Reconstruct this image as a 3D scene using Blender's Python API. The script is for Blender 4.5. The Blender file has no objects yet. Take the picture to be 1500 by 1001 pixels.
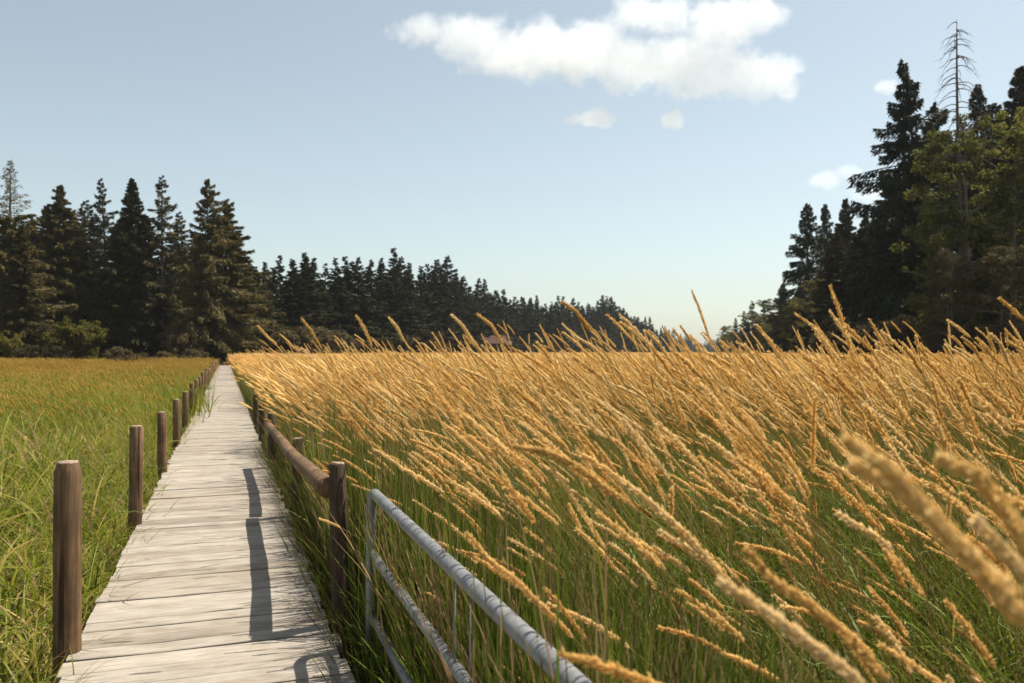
import bpy, math, random
import numpy as np
from mathutils import Vector, Matrix

random.seed(7)
rng = np.random.default_rng(7)
scene = bpy.context.scene
COL = scene.collection

# ------------------------------------------------------------------ camera, sky, sun, exposure
CAM_H = 1.55                       # eye height over the deck (deck top is z = 0)
GZ = -0.45                         # marsh ground
F_PX, CX, CY = 1200.0, 750.0, 500.5
YAW = math.radians(19.3)           # camera looks right of the boardwalk's axis (+Y)
PITCH = math.atan(15.5 / F_PX)
FWD = Vector((math.sin(YAW) * math.cos(PITCH), math.cos(YAW) * math.cos(PITCH), math.sin(PITCH)))
RIGHT = Vector((math.cos(YAW), -math.sin(YAW), 0.0))
UP = RIGHT.cross(FWD)
CAM = Vector((0, 0, CAM_H))

cam_data = bpy.data.cameras.new("camera")
cam = bpy.data.objects.new("camera", cam_data)
COL.objects.link(cam)
cam.location = CAM
cam.rotation_euler = FWD.to_track_quat('-Z', 'Y').to_euler()
cam_data.sensor_width = 36.0
cam_data.lens = 36.0 * F_PX / 1500.0
cam_data.clip_start = 0.05
cam_data.clip_end = 20000
cam_data.dof.use_dof = True
cam_data.dof.focus_distance = 5.0
cam_data.dof.aperture_fstop = 3.8
scene.camera = cam

SUN_DIR = Vector((0.47, 0.10, 1.0)).normalized()      # towards the sun
SUN_EL = math.asin(SUN_DIR.z)
SUN_AZ = math.atan2(SUN_DIR.x, SUN_DIR.y)             # clockwise from +Y

world = bpy.data.worlds.new("World")
scene.world = world
world.use_nodes = True
wn = world.node_tree
wn.nodes.clear()
w_out = wn.nodes.new("ShaderNodeOutputWorld")
w_bg = wn.nodes.new("ShaderNodeBackground")
w_sky = wn.nodes.new("ShaderNodeTexSky")
w_sky.sky_type = 'NISHITA'
w_sky.sun_disc = False
w_sky.sun_elevation = SUN_EL
w_sky.sun_rotation = SUN_AZ
w_sky.altitude = 0
w_sky.air_density = 1.0
w_sky.dust_density = 1.15
w_sky.ozone_density = 1.0
w_hsv = wn.nodes.new("ShaderNodeHueSaturation")
w_hsv.inputs["Saturation"].default_value = 0.62
w_hsv.inputs["Value"].default_value = 1.0
w_tint = wn.nodes.new("ShaderNodeMix")
w_tint.data_type = 'RGBA'
w_tint.blend_type = 'MULTIPLY'
w_tint.inputs[0].default_value = 1.0
w_tint.inputs[7].default_value = (0.95, 0.978, 0.90, 1)
wn.links.new(w_sky.outputs[0], w_hsv.inputs["Color"])
wn.links.new(w_hsv.outputs[0], w_tint.inputs[6])
wn.links.new(w_tint.outputs[2], w_bg.inputs[0])
w_bg.inputs[1].default_value = 0.095
wn.links.new(w_bg.outputs[0], w_out.inputs[0])

sun_data = bpy.data.lights.new("sun", 'SUN')
sun = bpy.data.objects.new("sun", sun_data)
COL.objects.link(sun)
sun.rotation_euler = SUN_DIR.to_track_quat('Z', 'Y').to_euler()
sun.location = (30, 10, 60)
sun_data.energy = 5.0
sun_data.angle = math.radians(0.53)
sun_data.color = (1.0, 0.925, 0.80)

scene.view_settings.view_transform = 'Standard'
scene.view_settings.look = 'None'
scene.view_settings.exposure = 0.75
scene.view_settings.gamma = 1.0
scene.view_settings.use_curve_mapping = False
scene.render.engine = 'CYCLES'
scene.cycles.max_bounces = 16
scene.cycles.diffuse_bounces = 3
scene.cycles.glossy_bounces = 2
scene.cycles.transmission_bounces = 4
scene.cycles.volume_bounces = 14
scene.cycles.use_denoising = True
scene.cycles.volume_step_rate = 1.0


# ------------------------------------------------------------------ helpers
def pix(px, py, zc):
    """Point seen at photo pixel (px, py) at depth zc metres along the view axis."""
    return CAM + zc * (FWD + RIGHT * ((px - CX) / F_PX) + UP * ((CY - py) / F_PX))


def ground_at(px, zc, z=GZ):
    p = pix(px, 516, zc)
    return Vector((p.x, p.y, z))


class Buf:
    """Collects vertices and faces (with a material slot each); build() links them as one mesh object."""

    def __init__(self):
        self.v, self.f, self.n = [], [], 0      # f: (faces array (m,k), slot)

    def add(self, verts, faces, slot=0):
        verts = np.asarray(verts, dtype=np.float64).reshape(-1, 3)
        faces = np.asarray(faces, dtype=np.int64)
        if len(faces) == 0:
            return
        self.v.append(verts)
        self.f.append((faces + self.n, slot))
        self.n += len(verts)

    def mesh(self, name, mats, smooth=True):
        me = bpy.data.meshes.new(name)
        v = np.concatenate(self.v).astype(np.float32)
        me.vertices.add(len(v))
        me.vertices.foreach_set("co", v.ravel())
        idx = np.concatenate([f.ravel() for f, _ in self.f]).astype(np.int32)
        cnt = np.concatenate([np.full(len(f), f.shape[1], dtype=np.int32) for f, _ in self.f])
        slots = np.concatenate([np.full(len(f), s, dtype=np.int32) for f, s in self.f])
        start = np.concatenate([[0], np.cumsum(cnt)[:-1]]).astype(np.int32)
        me.loops.add(len(idx))
        me.loops.foreach_set("vertex_index", idx)
        me.polygons.add(len(cnt))
        me.polygons.foreach_set("loop_start", start)
        me.polygons.foreach_set("loop_total", cnt)
        me.polygons.foreach_set("material_index", slots)
        me.polygons.foreach_set("use_smooth", np.full(len(cnt), smooth))
        for m in (mats if isinstance(mats, (list, tuple)) else [mats]):
            me.materials.append(m)
        me.update(calc_edges=True)
        return me

    def build(self, name, mats, parent=None, smooth=True, link=True):
        o = bpy.data.objects.new(name, self.mesh(name, mats, smooth))
        if link:
            COL.objects.link(o)
        if parent is not None:
            o.parent = parent
        return o


def tag(o, label=None, cat=None, group=None, kind=None):
    if label: o["label"] = label
    if cat: o["category"] = cat
    if group: o["group"] = group
    if kind: o["kind"] = kind
    return o


def empty(name, loc=(0, 0, 0), rz=0.0):
    o = bpy.data.objects.new(name, None)
    COL.objects.link(o)
    o.location = loc
    o.rotation_euler = (0, 0, rz)
    o.empty_display_size = 0.2
    return o


def copy_tree(o, parent=None):
    c = o.copy()
    COL.objects.link(c)
    if parent is not None:
        c.parent = parent
    for ch in list(o.children):
        copy_tree(ch, c)
    return c


def unit(a):
    a = np.asarray(a, dtype=float)
    return a / (np.linalg.norm(a, axis=-1, keepdims=True) + 1e-12)


def frames(p):
    """Tangent and two crosswise vectors along a polyline, carried along without twisting."""
    p = np.asarray(p, dtype=float)
    t = unit(np.gradient(p, axis=0))
    ref = np.array([0.0, 0.0, 1.0]) if abs(t[0][2]) < 0.9 else np.array([0.0, 1.0, 0.0])
    a = np.empty_like(t)
    v = np.cross(t[0], ref)
    for i in range(len(t)):
        v = v - t[i] * np.dot(v, t[i])
        v = v / (np.linalg.norm(v) + 1e-12)
        a[i] = v
    return t, a, np.cross(t, a)


def tube(buf, path, radii, sides=6, slot=0, caps=True, wob=0.0):
    p = np.asarray(path, dtype=float)
    n = len(p)
    r = np.broadcast_to(np.asarray(radii, dtype=float), (n,))
    _t, a, b = frames(p)
    ang = np.arange(sides) * 2 * math.pi / sides
    rr = r[:, None]
    if wob:
        rr = rr * (1 + wob * (rng.random((n, sides)) - 0.5))
    v = p[:, None, :] + (a[:, None, :] * np.cos(ang)[None, :, None] + b[:, None, :] * np.sin(ang)[None, :, None]) * (
        rr if np.ndim(rr) == 2 and rr.shape[1] == sides else np.repeat(rr, sides, 1))[:, :, None]
    i = np.arange(n - 1)[:, None] * sides
    j = np.arange(sides)[None, :]
    k = (j + 1) % sides
    f = np.stack([i + j, i + k, i + sides + k, i + sides + j], -1).reshape(-1, 4)
    base = buf.n
    buf.add(v.reshape(-1, 3), f, slot)
    if caps:
        buf.f.append((np.array([np.arange(sides)[::-1] + base]), slot))
        buf.f.append((np.array([np.arange(sides) + base + (n - 1) * sides]), slot))


def ribbon(buf, path, width, normal_hint, slot=0):
    """A flat blade along a path; width per point; laid across the direction normal to both the path and the hint."""
    p = np.asarray(path, dtype=float)
    t = unit(np.gradient(p, axis=0))
    s = unit(np.cross(t, np.broadcast_to(normal_hint, t.shape)))
    w = np.asarray(width)[:, None] * 0.5
    n = len(p)
    v = np.empty((n, 2, 3))
    v[:, 0] = p - s * w
    v[:, 1] = p + s * w
    i = np.arange(n - 1) * 2
    buf.add(v.reshape(-1, 3), np.stack([i, i + 1, i + 3, i + 2], -1), slot)


def box(buf, c, size, slot=0, rot=None):
    x, y, z = (s * 0.5 for s in size)
    v = np.array([[-x, -y, -z], [x, -y, -z], [x, y, -z], [-x, y, -z], [-x, -y, z], [x, -y, z], [x, y, z], [-x, y, z]])
    if rot is not None:
        v = v @ np.array(rot.to_3x3()).T
    f = [[0, 3, 2, 1], [4, 5, 6, 7], [0, 1, 5, 4], [1, 2, 6, 5], [2, 3, 7, 6], [3, 0, 4, 7]]
    buf.add(v + np.array(c), f, slot)


# ------------------------------------------------------------------ materials
class Mat:
    def __init__(self, name):
        self.m = bpy.data.materials.new(name)
        self.m.use_nodes = True
        self.t = self.m.node_tree
        self.t.nodes.clear()
        self.out = self.t.nodes.new("ShaderNodeOutputMaterial")

    def n(self, kind, **kw):
        nd = self.t.nodes.new(kind)
        for k, v in kw.items():
            setattr(nd, k, v)
        return nd

    def l(self, a, b):
        self.t.links.new(a, b)

    def ramp(self, fac, stops):
        r = self.n("ShaderNodeValToRGB")
        e = r.color_ramp.elements
        while len(e) < len(stops):
            e.new(0.5)
        for el, (p, c) in zip(e, stops):
            el.position = p
            el.color = (*c, 1)
        self.l(fac, r.inputs[0])
        return r.outputs[0]

    def noise(self, vec, scale, detail=4, rough=0.55, dist=0.0):
        nz = self.n("ShaderNodeTexNoise")
        nz.inputs["Scale"].default_value = scale
        nz.inputs["Detail"].default_value = detail
        nz.inputs["Roughness"].default_value = rough
        nz.inputs["Distortion"].default_value = dist
        if vec is not None:
            self.l(vec, nz.inputs["Vector"])
        return nz.outputs["Fac"]

    def mix(self, fac, a, b, blend='MIX'):
        m = self.n("ShaderNodeMix", data_type='RGBA', blend_type=blend)
        for sock, v in ((m.inputs[0], fac), (m.inputs[6], a), (m.inputs[7], b)):
            if isinstance(v, bpy.types.NodeSocket):
                self.l(v, sock)
            elif isinstance(v, (int, float)):
                sock.default_value = v
            else:
                sock.default_value = (*v, 1)
        return m.outputs[2]

    def math(self, op, a, b=None, c=None, clamp=False):
        m = self.n("ShaderNodeMath", operation=op, use_clamp=clamp)
        for s, v in zip(m.inputs, (a, b, c)):
            if v is None:
                continue
            if isinstance(v, bpy.types.NodeSocket):
                self.l(v, s)
            else:
                s.default_value = v
        return m.outputs[0]

    def principled(self, color, rough=0.7, metallic=0.0, bump=None, bump_str=0.3, bump_dist=0.01, spec=0.3):
        p = self.n("ShaderNodeBsdfPrincipled")
        if isinstance(color, bpy.types.NodeSocket):
            self.l(color, p.inputs["Base Color"])
        else:
            p.inputs["Base Color"].default_value = (*color, 1)
        if isinstance(rough, bpy.types.NodeSocket):
            self.l(rough, p.inputs["Roughness"])
        else:
            p.inputs["Roughness"].default_value = rough
        p.inputs["Metallic"].default_value = metallic
        p.inputs["Specular IOR Level"].default_value = spec
        if bump is not None:
            b = self.n("ShaderNodeBump")
            b.inputs["Strength"].default_value = bump_str
            b.inputs["Distance"].default_value = bump_dist
            self.l(bump, b.inputs["Height"])
            self.l(b.outputs[0], p.inputs["Normal"])
        return p.outputs[0]

    def finish(self, shader):
        self.l(shader, self.out.inputs["Surface"])
        return self.m


def leaf_material(name, stops, trans=0.4, rough=0.55, world_noise=None, spec=0.25):
    """A thin leaf: colour from each copy's own random number, part of the light passing through."""
    m = Mat(name)
    oi = m.n("ShaderNodeObjectInfo")
    geo = m.n("ShaderNodeNewGeometry")
    fac = m.math('MULTIPLY', oi.outputs["Random"], 0.55)
    fac = m.math('ADD', fac, m.math('MULTIPLY', geo.outputs["Random Per Island"], 0.45))
    col = m.ramp(fac, stops)
    if world_noise:  # paler clumps mixed into the colour, standing in for sunlit patches of foliage
        sc, c2, lo, hi = world_noise
        nz = m.noise(geo.outputs["Position"], sc, 3)
        mr = m.n("ShaderNodeMapRange")
        mr.inputs["From Min"].default_value = lo
        mr.inputs["From Max"].default_value = hi
        m.l(nz, mr.inputs["Value"])
        col = m.mix(mr.outputs[0], col, c2)
    p = m.principled(col, rough, spec=spec)
    tr = m.n("ShaderNodeBsdfTranslucent")
    m.l(col, tr.inputs["Color"])
    mx = m.n("ShaderNodeMixShader")
    mx.inputs[0].default_value = trans
    m.l(p, mx.inputs[1])
    m.l(tr.outputs[0], mx.inputs[2])
    return m.finish(mx.outputs[0])


def bark_material(name, dark, light, scale=1.0, moss=None):
    m = Mat(name)
    tc = m.n("ShaderNodeTexCoord")
    mp = m.n("ShaderNodeMapping")
    mp.inputs["Scale"].default_value = (9 * scale, 9 * scale, 1.2 * scale)
    m.l(tc.outputs["Object"], mp.inputs["Vector"])
    n1 = m.noise(mp.outputs[0], 3.0, 6, 0.65)
    col = m.ramp(n1, [(0.3, dark), (0.7, light)])
    if moss:
        n2 = m.noise(tc.outputs["Object"], 1.3 * scale, 4)
        col = m.mix(m.math('MULTIPLY', n2, 0.6), col, moss)
    return m.finish(m.principled(col, 0.9, bump=n1, bump_str=0.6, bump_dist=0.02, spec=0.1))


def plank_material():
    m = Mat("weathered_plank")
    tc = m.n("ShaderNodeTexCoord")
    oi = m.n("ShaderNodeObjectInfo")
    geo = m.n("ShaderNodeNewGeometry")
    rnd = m.math('ADD', oi.outputs["Random"], geo.outputs["Random Per Island"])
    off = m.n("ShaderNodeCombineXYZ")
    m.l(m.math('MULTIPLY', rnd, 37.0), off.inputs[0])
    m.l(m.math('MULTIPLY', rnd, 91.0), off.inputs[1])
    add = m.n("ShaderNodeVectorMath", operation='ADD')
    m.l(tc.outputs["Object"], add.inputs[0])
    m.l(off.outputs[0], add.inputs[1])
    mp = m.n("ShaderNodeMapping")
    mp.inputs["Scale"].default_value = (2.2, 48.0, 48.0)
    m.l(add.outputs[0], mp.inputs["Vector"])
    grain = m.noise(mp.outputs[0], 2.2, 7, 0.62, 0.35)
    mp2 = m.n("ShaderNodeMapping")
    mp2.inputs["Scale"].default_value = (2.4, 6.0, 6.0)
    m.l(add.outputs[0], mp2.inputs["Vector"])
    blot = m.noise(mp2.outputs[0], 1.5, 5, 0.6)
    col = m.ramp(grain, [(0.24, (0.18, 0.156, 0.131)), (0.40, (0.282, 0.252, 0.218)), (0.57, (0.338, 0.308, 0.274)), (0.75, (0.398, 0.367, 0.332))])
    tone = m.ramp(blot, [(0.3, (0.70, 0.66, 0.60)), (0.55, (0.97, 0.96, 0.94)), (0.75, (1.08, 1.07, 1.05))])
    col = m.mix(1.0, col, tone, 'MULTIPLY')
    each = m.ramp(m.math('FRACT', m.math('MULTIPLY', rnd, 7.13)), [(0.0, (0.74, 0.71, 0.68)), (0.3, (0.95, 0.91, 0.87)), (0.7, (1.0, 0.99, 0.98)), (1.0, (1.13, 1.11, 1.09))])
    col = m.mix(1.0, col, each, 'MULTIPLY')
    # knots
    mp3 = m.n("ShaderNodeMapping")
    mp3.inputs["Scale"].default_value = (3.2, 9.0, 9.0)
    m.l(add.outputs[0], mp3.inputs["Vector"])
    vo = m.n("ShaderNodeTexVoronoi")
    vo.inputs["Scale"].default_value = 0.8
    m.l(mp3.outputs[0], vo.inputs["Vector"])
    knot = m.n("ShaderNodeMapRange")
    knot.inputs["From Min"].default_value = 0.05
    knot.inputs["From Max"].default_value = 0.13
    knot.inputs["To Min"].default_value = 1.0
    knot.inputs["To Max"].default_value = 0.0
    m.l(vo.outputs["Distance"], knot.inputs["Value"])
    col = m.mix(m.math('MULTIPLY', knot.outputs[0], 0.6), col, (0.17, 0.12, 0.08))
    # checks: thin dark splits along the grain
    mp4 = m.n("ShaderNodeMapping")
    mp4.inputs["Scale"].default_value = (1.1, 60.0, 60.0)
    m.l(add.outputs[0], mp4.inputs["Vector"])
    crk = m.noise(mp4.outputs[0], 1.1, 3, 0.5, 0.2)
    cm = m.n("ShaderNodeMapRange")
    cm.inputs["From Min"].default_value = 0.66
    cm.inputs["From Max"].default_value = 0.72
    m.l(crk, cm.inputs["Value"])
    col = m.mix(m.math('MULTIPLY', cm.outputs[0], 0.65), col, (0.10, 0.08, 0.06))
    h = m.math('SUBTRACT', grain, m.math('MULTIPLY', cm.outputs[0], 0.8))
    return m.finish(m.principled(col, 0.85, bump=h, bump_str=0.5, bump_dist=0.004, spec=0.15))


def post_material():
    m = Mat("round_post_wood")
    tc = m.n("ShaderNodeTexCoord")
    oi = m.n("ShaderNodeObjectInfo")
    off = m.n("ShaderNodeVectorMath", operation='ADD')
    cx = m.n("ShaderNodeCombineXYZ")
    m.l(m.math('MULTIPLY', oi.outputs["Random"], 50.0), cx.inputs[2])
    m.l(tc.outputs["Object"], off.inputs[0])
    m.l(cx.outputs[0], off.inputs[1])
    mp = m.n("ShaderNodeMapping")
    mp.inputs["Scale"].default_value = (30, 30, 1.6)
    m.l(off.outputs[0], mp.inputs["Vector"])
    g = m.noise(mp.outputs[0], 1.8, 7, 0.65, 0.3)
    b = m.noise(off.outputs[0], 4.5, 5, 0.6)
    col = m.ramp(g, [(0.28, (0.065, 0.036, 0.017)), (0.5, (0.195, 0.115, 0.060)), (0.72, (0.33, 0.215, 0.125))])
    col = m.mix(m.ramp(b, [(0.35, (0, 0, 0)), (0.7, (0.75, 0.75, 0.75))]), col, (0.065, 0.042, 0.027))
    mp4 = m.n("ShaderNodeMapping")
    mp4.inputs["Scale"].default_value = (22, 22, 0.55)
    m.l(off.outputs[0], mp4.inputs["Vector"])
    crk = m.noise(mp4.outputs[0], 1.0, 3, 0.5)
    cm = m.n("ShaderNodeMapRange")
    cm.inputs["From Min"].default_value = 0.61
    cm.inputs["From Max"].default_value = 0.66
    m.l(crk, cm.inputs["Value"])
    col = m.mix(m.math('MULTIPLY', cm.outputs[0], 0.8), col, (0.025, 0.018, 0.012))
    h = m.math('SUBTRACT', g, cm.outputs[0])
    return m.finish(m.principled(col, 0.8, bump=h, bump_str=0.6, bump_dist=0.006, spec=0.2))


def galvanised_material():
    m = Mat("galvanised_tube")
    tc = m.n("ShaderNodeTexCoord")
    n1 = m.noise(tc.outputs["Object"], 18, 5, 0.6)
    n2 = m.noise(tc.outputs["Object"], 3, 4, 0.6)
    col = m.ramp(n1, [(0.3, (0.15, 0.155, 0.16)), (0.7, (0.26, 0.265, 0.275))])
    col = m.mix(m.ramp(n2, [(0.52, (0, 0, 0)), (0.75, (0.6, 0.6, 0.6))]), col, (0.12, 0.115, 0.10))
    return m.finish(m.principled(col, 0.5, metallic=0.25, bump=n1, bump_str=0.08, bump_dist=0.002, spec=0.4))


def ground_material():
    m = Mat("marsh_soil")
    geo = m.n("ShaderNodeNewGeometry")
    n1 = m.noise(geo.outputs["Position"], 3.0, 6, 0.65)
    n2 = m.noise(geo.outputs["Position"], 0.15, 4, 0.6)
    col = m.ramp(n1, [(0.3, (0.035, 0.035, 0.015)), (0.7, (0.10, 0.085, 0.04))])
    col = m.mix(n2, col, (0.075, 0.08, 0.028))
    return m.finish(m.principled(col, 0.95, bump=n1, bump_str=0.8, bump_dist=0.05, spec=0.05))


def simple_material(name, color, rough=0.8, var=0.25, scale=6.0):
    m = Mat(name)
    tc = m.n("ShaderNodeTexCoord")
    nz = m.noise(tc.outputs["Object"], scale, 5, 0.6)
    lo = tuple(c * (1 - var) for c in color)
    hi = tuple(min(1, c * (1 + var)) for c in color)
    return m.finish(m.principled(m.ramp(nz, [(0.3, lo), (0.7, hi)]), rough, bump=nz, bump_str=0.2, spec=0.2))


PLANK = plank_material()
POST = post_material()
POST_DARK = bark_material("dark_post_wood", (0.035, 0.024, 0.017), (0.11, 0.078, 0.055), 2.5)
POST_DARK.name = "dark_post_wood"
ENDGRAIN = simple_material("post_end_grain", (0.27, 0.20, 0.145), 0.9, 0.45, 60.0)
GALV = galvanised_material()
SOIL = ground_material()
HEAD = leaf_material("seed_head_straw", [(0.0, (0.50, 0.295, 0.095)), (0.3, (0.80, 0.52, 0.175)), (0.6, (0.90, 0.65, 0.27)), (0.85, (0.90, 0.73, 0.42)), (1.0, (0.74, 0.54, 0.34))], 0.5, 0.7, spec=0.1)
STEM = leaf_material("dry_stem", [(0.0, (0.09, 0.085, 0.02)), (0.5, (0.32, 0.22, 0.06)), (1.0, (0.14, 0.15, 0.025))], 0.2, 0.5)
BLADE = leaf_material("green_blade", [(0.0, (0.042, 0.070, 0.007)), (0.5, (0.110, 0.155, 0.014)), (0.85, (0.22, 0.25, 0.027)), (1.0, (0.38, 0.27, 0.08))], 0.30, 0.5, spec=0.22)
LBLADE = leaf_material("marsh_blade", [(0.0, (0.055, 0.085, 0.008)), (0.4, (0.165, 0.195, 0.018)), (0.74, (0.30, 0.30, 0.036)), (0.9, (0.52, 0.40, 0.12)), (1.0, (0.45, 0.26, 0.07))], 0.45, 0.5, spec=0.22)
FARBLADE = leaf_material("straw_blade", [(0.0, (0.20, 0.145, 0.02)), (0.5, (0.38, 0.245, 0.045)), (1.0, (0.52, 0.33, 0.08))], 0.35, 0.6)
LHEAD = leaf_material("marsh_seed_head", [(0.0, (0.26, 0.165, 0.03)), (0.5, (0.42, 0.27, 0.05)), (1.0, (0.52, 0.34, 0.085))], 0.4, 0.7, spec=0.1)
PANICLE = leaf_material("brown_panicle", [(0.0, (0.20, 0.125, 0.055)), (1.0, (0.36, 0.25, 0.12))], 0.3, 0.7, spec=0.1)
SHADE_WITHERED = leaf_material("shade_withered_blade", [(0.0, (0.05, 0.034, 0.016)), (0.6, (0.13, 0.082, 0.036)), (1.0, (0.27, 0.18, 0.085))], 0.2, 0.8, spec=0.1)  # dead brown blades, colour darkened further for the shade beside the planks
DEADLEAF = leaf_material("dead_blade", [(0.0, (0.20, 0.12, 0.055)), (0.6, (0.33, 0.22, 0.11)), (1.0, (0.42, 0.32, 0.18))], 0.3, 0.7, spec=0.1)
FIR = leaf_material("fir_needles", [(0.0, (0.024, 0.025, 0.008)), (0.5, (0.058, 0.054, 0.018)), (1.0, (0.13, 0.105, 0.034))], 0.15, 0.6, world_noise=(0.55, (0.15, 0.115, 0.032), 0.52, 0.78), spec=0.15)
FIR_OLIVE = leaf_material("olive_fir_needles", [(0.0, (0.045, 0.042, 0.012)), (0.5, (0.105, 0.088, 0.026)), (1.0, (0.20, 0.155, 0.048))], 0.2, 0.6, world_noise=(0.55, (0.21, 0.155, 0.042), 0.50, 0.78), spec=0.15)
RIDGE_FIR = leaf_material("ridge_fir_needles", [(0.0, (0.016, 0.020, 0.009)), (0.5, (0.034, 0.037, 0.016)), (1.0, (0.065, 0.062, 0.027))], 0.12, 0.7, spec=0.08)
CEDAR = leaf_material("cedar_sprays", [(0.0, (0.014, 0.022, 0.010)), (0.6, (0.030, 0.040, 0.016)), (1.0, (0.055, 0.062, 0.025))], 0.12, 0.6, spec=0.15)
MAPLE = leaf_material("maple_leaves", [(0.0, (0.06, 0.070, 0.014)), (0.5, (0.145, 0.145, 0.028)), (1.0, (0.28, 0.24, 0.052))], 0.43, 0.75, spec=0.08)
RUSSET = leaf_material("russet_leaves", [(0.0, (0.045, 0.040, 0.018)), (0.5, (0.085, 0.068, 0.030)), (1.0, (0.15, 0.105, 0.05))], 0.3, 0.75, spec=0.08)
BUSH = leaf_material("willow_leaves", [(0.0, (0.07, 0.068, 0.014)), (0.5, (0.15, 0.13, 0.026)), (1.0, (0.24, 0.19, 0.045))], 0.35, 0.75, spec=0.08)
BARK = bark_material("fir_bark", (0.05, 0.038, 0.028), (0.13, 0.10, 0.075), 1.0)
PALEBARK = bark_material("grey_bark", (0.10, 0.088, 0.075), (0.22, 0.195, 0.165), 1.0)
DEADWOOD = bark_material("dead_wood", (0.07, 0.055, 0.045), (0.15, 0.115, 0.095), 1.0)

# ------------------------------------------------------------------ ground
g = Buf()
R0 = 6000.0
rings = np.array([0, 20, 60, 150, 300, 600, 1200, 2500, R0])
seg = 72
gv = [[0, 0, GZ]]
for r in rings[1:]:
    for k in range(seg):
        a = 2 * math.pi * k / seg
        gv.append([r * math.sin(a), r * math.cos(a), GZ])
gf3 = [[0, 1 + (k + 1) % seg, 1 + k] for k in range(seg)]
gf4 = []
for i in range(len(rings) - 2):
    for k in range(seg):
        a, b = 1 + i * seg + k, 1 + i * seg + (k + 1) % seg
        gf4.append([a, b, b + seg, a + seg])
g.add(gv, gf3)
g.f.append((np.array(gf4), 0))
ground = g.build("ground", SOIL)
tag(ground, "dark marshy soil under the grass and the trees", kind="structure")


# ------------------------------------------------------------------ boardwalk
WALK_L, WALK_R = -0.739, 0.576
WALK_END = 108.0
walk = empty("boardwalk", (0, 0, 0))
tag(walk, "long straight boardwalk of pale weathered planks leading to the trees", kind="structure")


def plank_geo(buf, w, x0, x1, yc, z, skew, thick=0.045):
    """A board: chamfered edges, ends not quite square, faces not quite flat."""
    c = 0.005
    xs = np.linspace(x0, x1, 4)
    prof = [(-w / 2, -c), (-w / 2 + c, 0.0), (w / 2 - c, 0.0), (w / 2, -c), (w / 2, -thick), (-w / 2, -thick)]
    v = []
    bow = rng.normal(0, 0.0018, 4)
    wob = rng.normal(0, 0.0016, 4)
    for i, x in enumerate(xs):
        for (py_, pz_) in prof:
            v.append([x, yc + py_ + wob[i] + skew * (x - (x0 + x1) / 2), z + pz_ + bow[i]])
    f = []
    for i in range(3):
        for k in range(6):
            a, b = i * 6 + k, i * 6 + (k + 1) % 6
            f.append([a, b, b + 6, a + 6])
    base = buf.n
    buf.add(v, f)
    buf.f.append((np.array([[0, 5, 4, 3, 2, 1]]) + base, 0))
    buf.f.append((np.array([[18, 19, 20, 21, 22, 23]]) + base, 0))


y = -2.0
far_buf = Buf()
n_pl = 0
plank_meshes = []
while y < WALK_END:
    w = float(rng.choice([0.14, 0.14, 0.185, 0.185, 0.19, 0.21])) * float(rng.uniform(0.97, 1.03))
    gap = float(rng.choice([0.004, 0.006, 0.007, 0.010, 0.015]))
    z = float(rng.normal(0, 0.0032))
    x0 = WALK_L + float(rng.normal(0, 0.009))
    x1 = WALK_R + float(rng.normal(0, 0.012))
    sk = float(rng.normal(0, 0.0022))
    if n_pl < 290:
        b = Buf()
        plank_geo(b, w, x0, x1, 0.0, 0.0, sk)
        o = b.build("plank", PLANK, walk, smooth=False)
        o.location = (0, y + w / 2, z)
    else:
        plank_geo(far_buf, w, x0, x1, y + w / 2, z, sk)
    n_pl += 1
    y += w + gap
tag(far_buf.build("plank_run", PLANK, walk, smooth=False), "far planks of the boardwalk, too narrow to tell apart", kind="stuff")
WOODBEAM = simple_material("beam_wood", (0.10, 0.085, 0.065), 0.9)
for bx in (-0.62, 0.46):
    b = Buf()
    box(b, (bx, (WALK_END - 2) / 2, -0.16), (0.09, WALK_END + 1.5, 0.2))
    b.build("beam", WOODBEAM, walk, smooth=False)


# ------------------------------------------------------------------ round posts on the left of the walk
def post_buf(h, r, below=0.5, chamfer=0.045, lean=(0, 0), sides=20):
    b = Buf()
    zs = np.array([-below, -0.1, h * 0.3, h * 0.6, h - chamfer, h - chamfer * 0.12, h, h + 0.004])
    rr = np.array([r, r * 1.02, r * 1.0, r * 0.985, r * 0.97, r * 0.78, r * 0.72, r * 0.05])
    path = np.stack([lean[0] * zs, lean[1] * zs, zs], 1)
    path[:5, 0] += rng.normal(0, 0.002, 5)
    tube(b, path, rr, sides, wob=0.05)
    b.f[-1] = (b.f[-1][0], 1)
    q = b.f[0][0]
    b.f[0] = (q[:-2 * sides], 0)
    b.f.append((q[-2 * sides:], 1))
    return b


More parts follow.
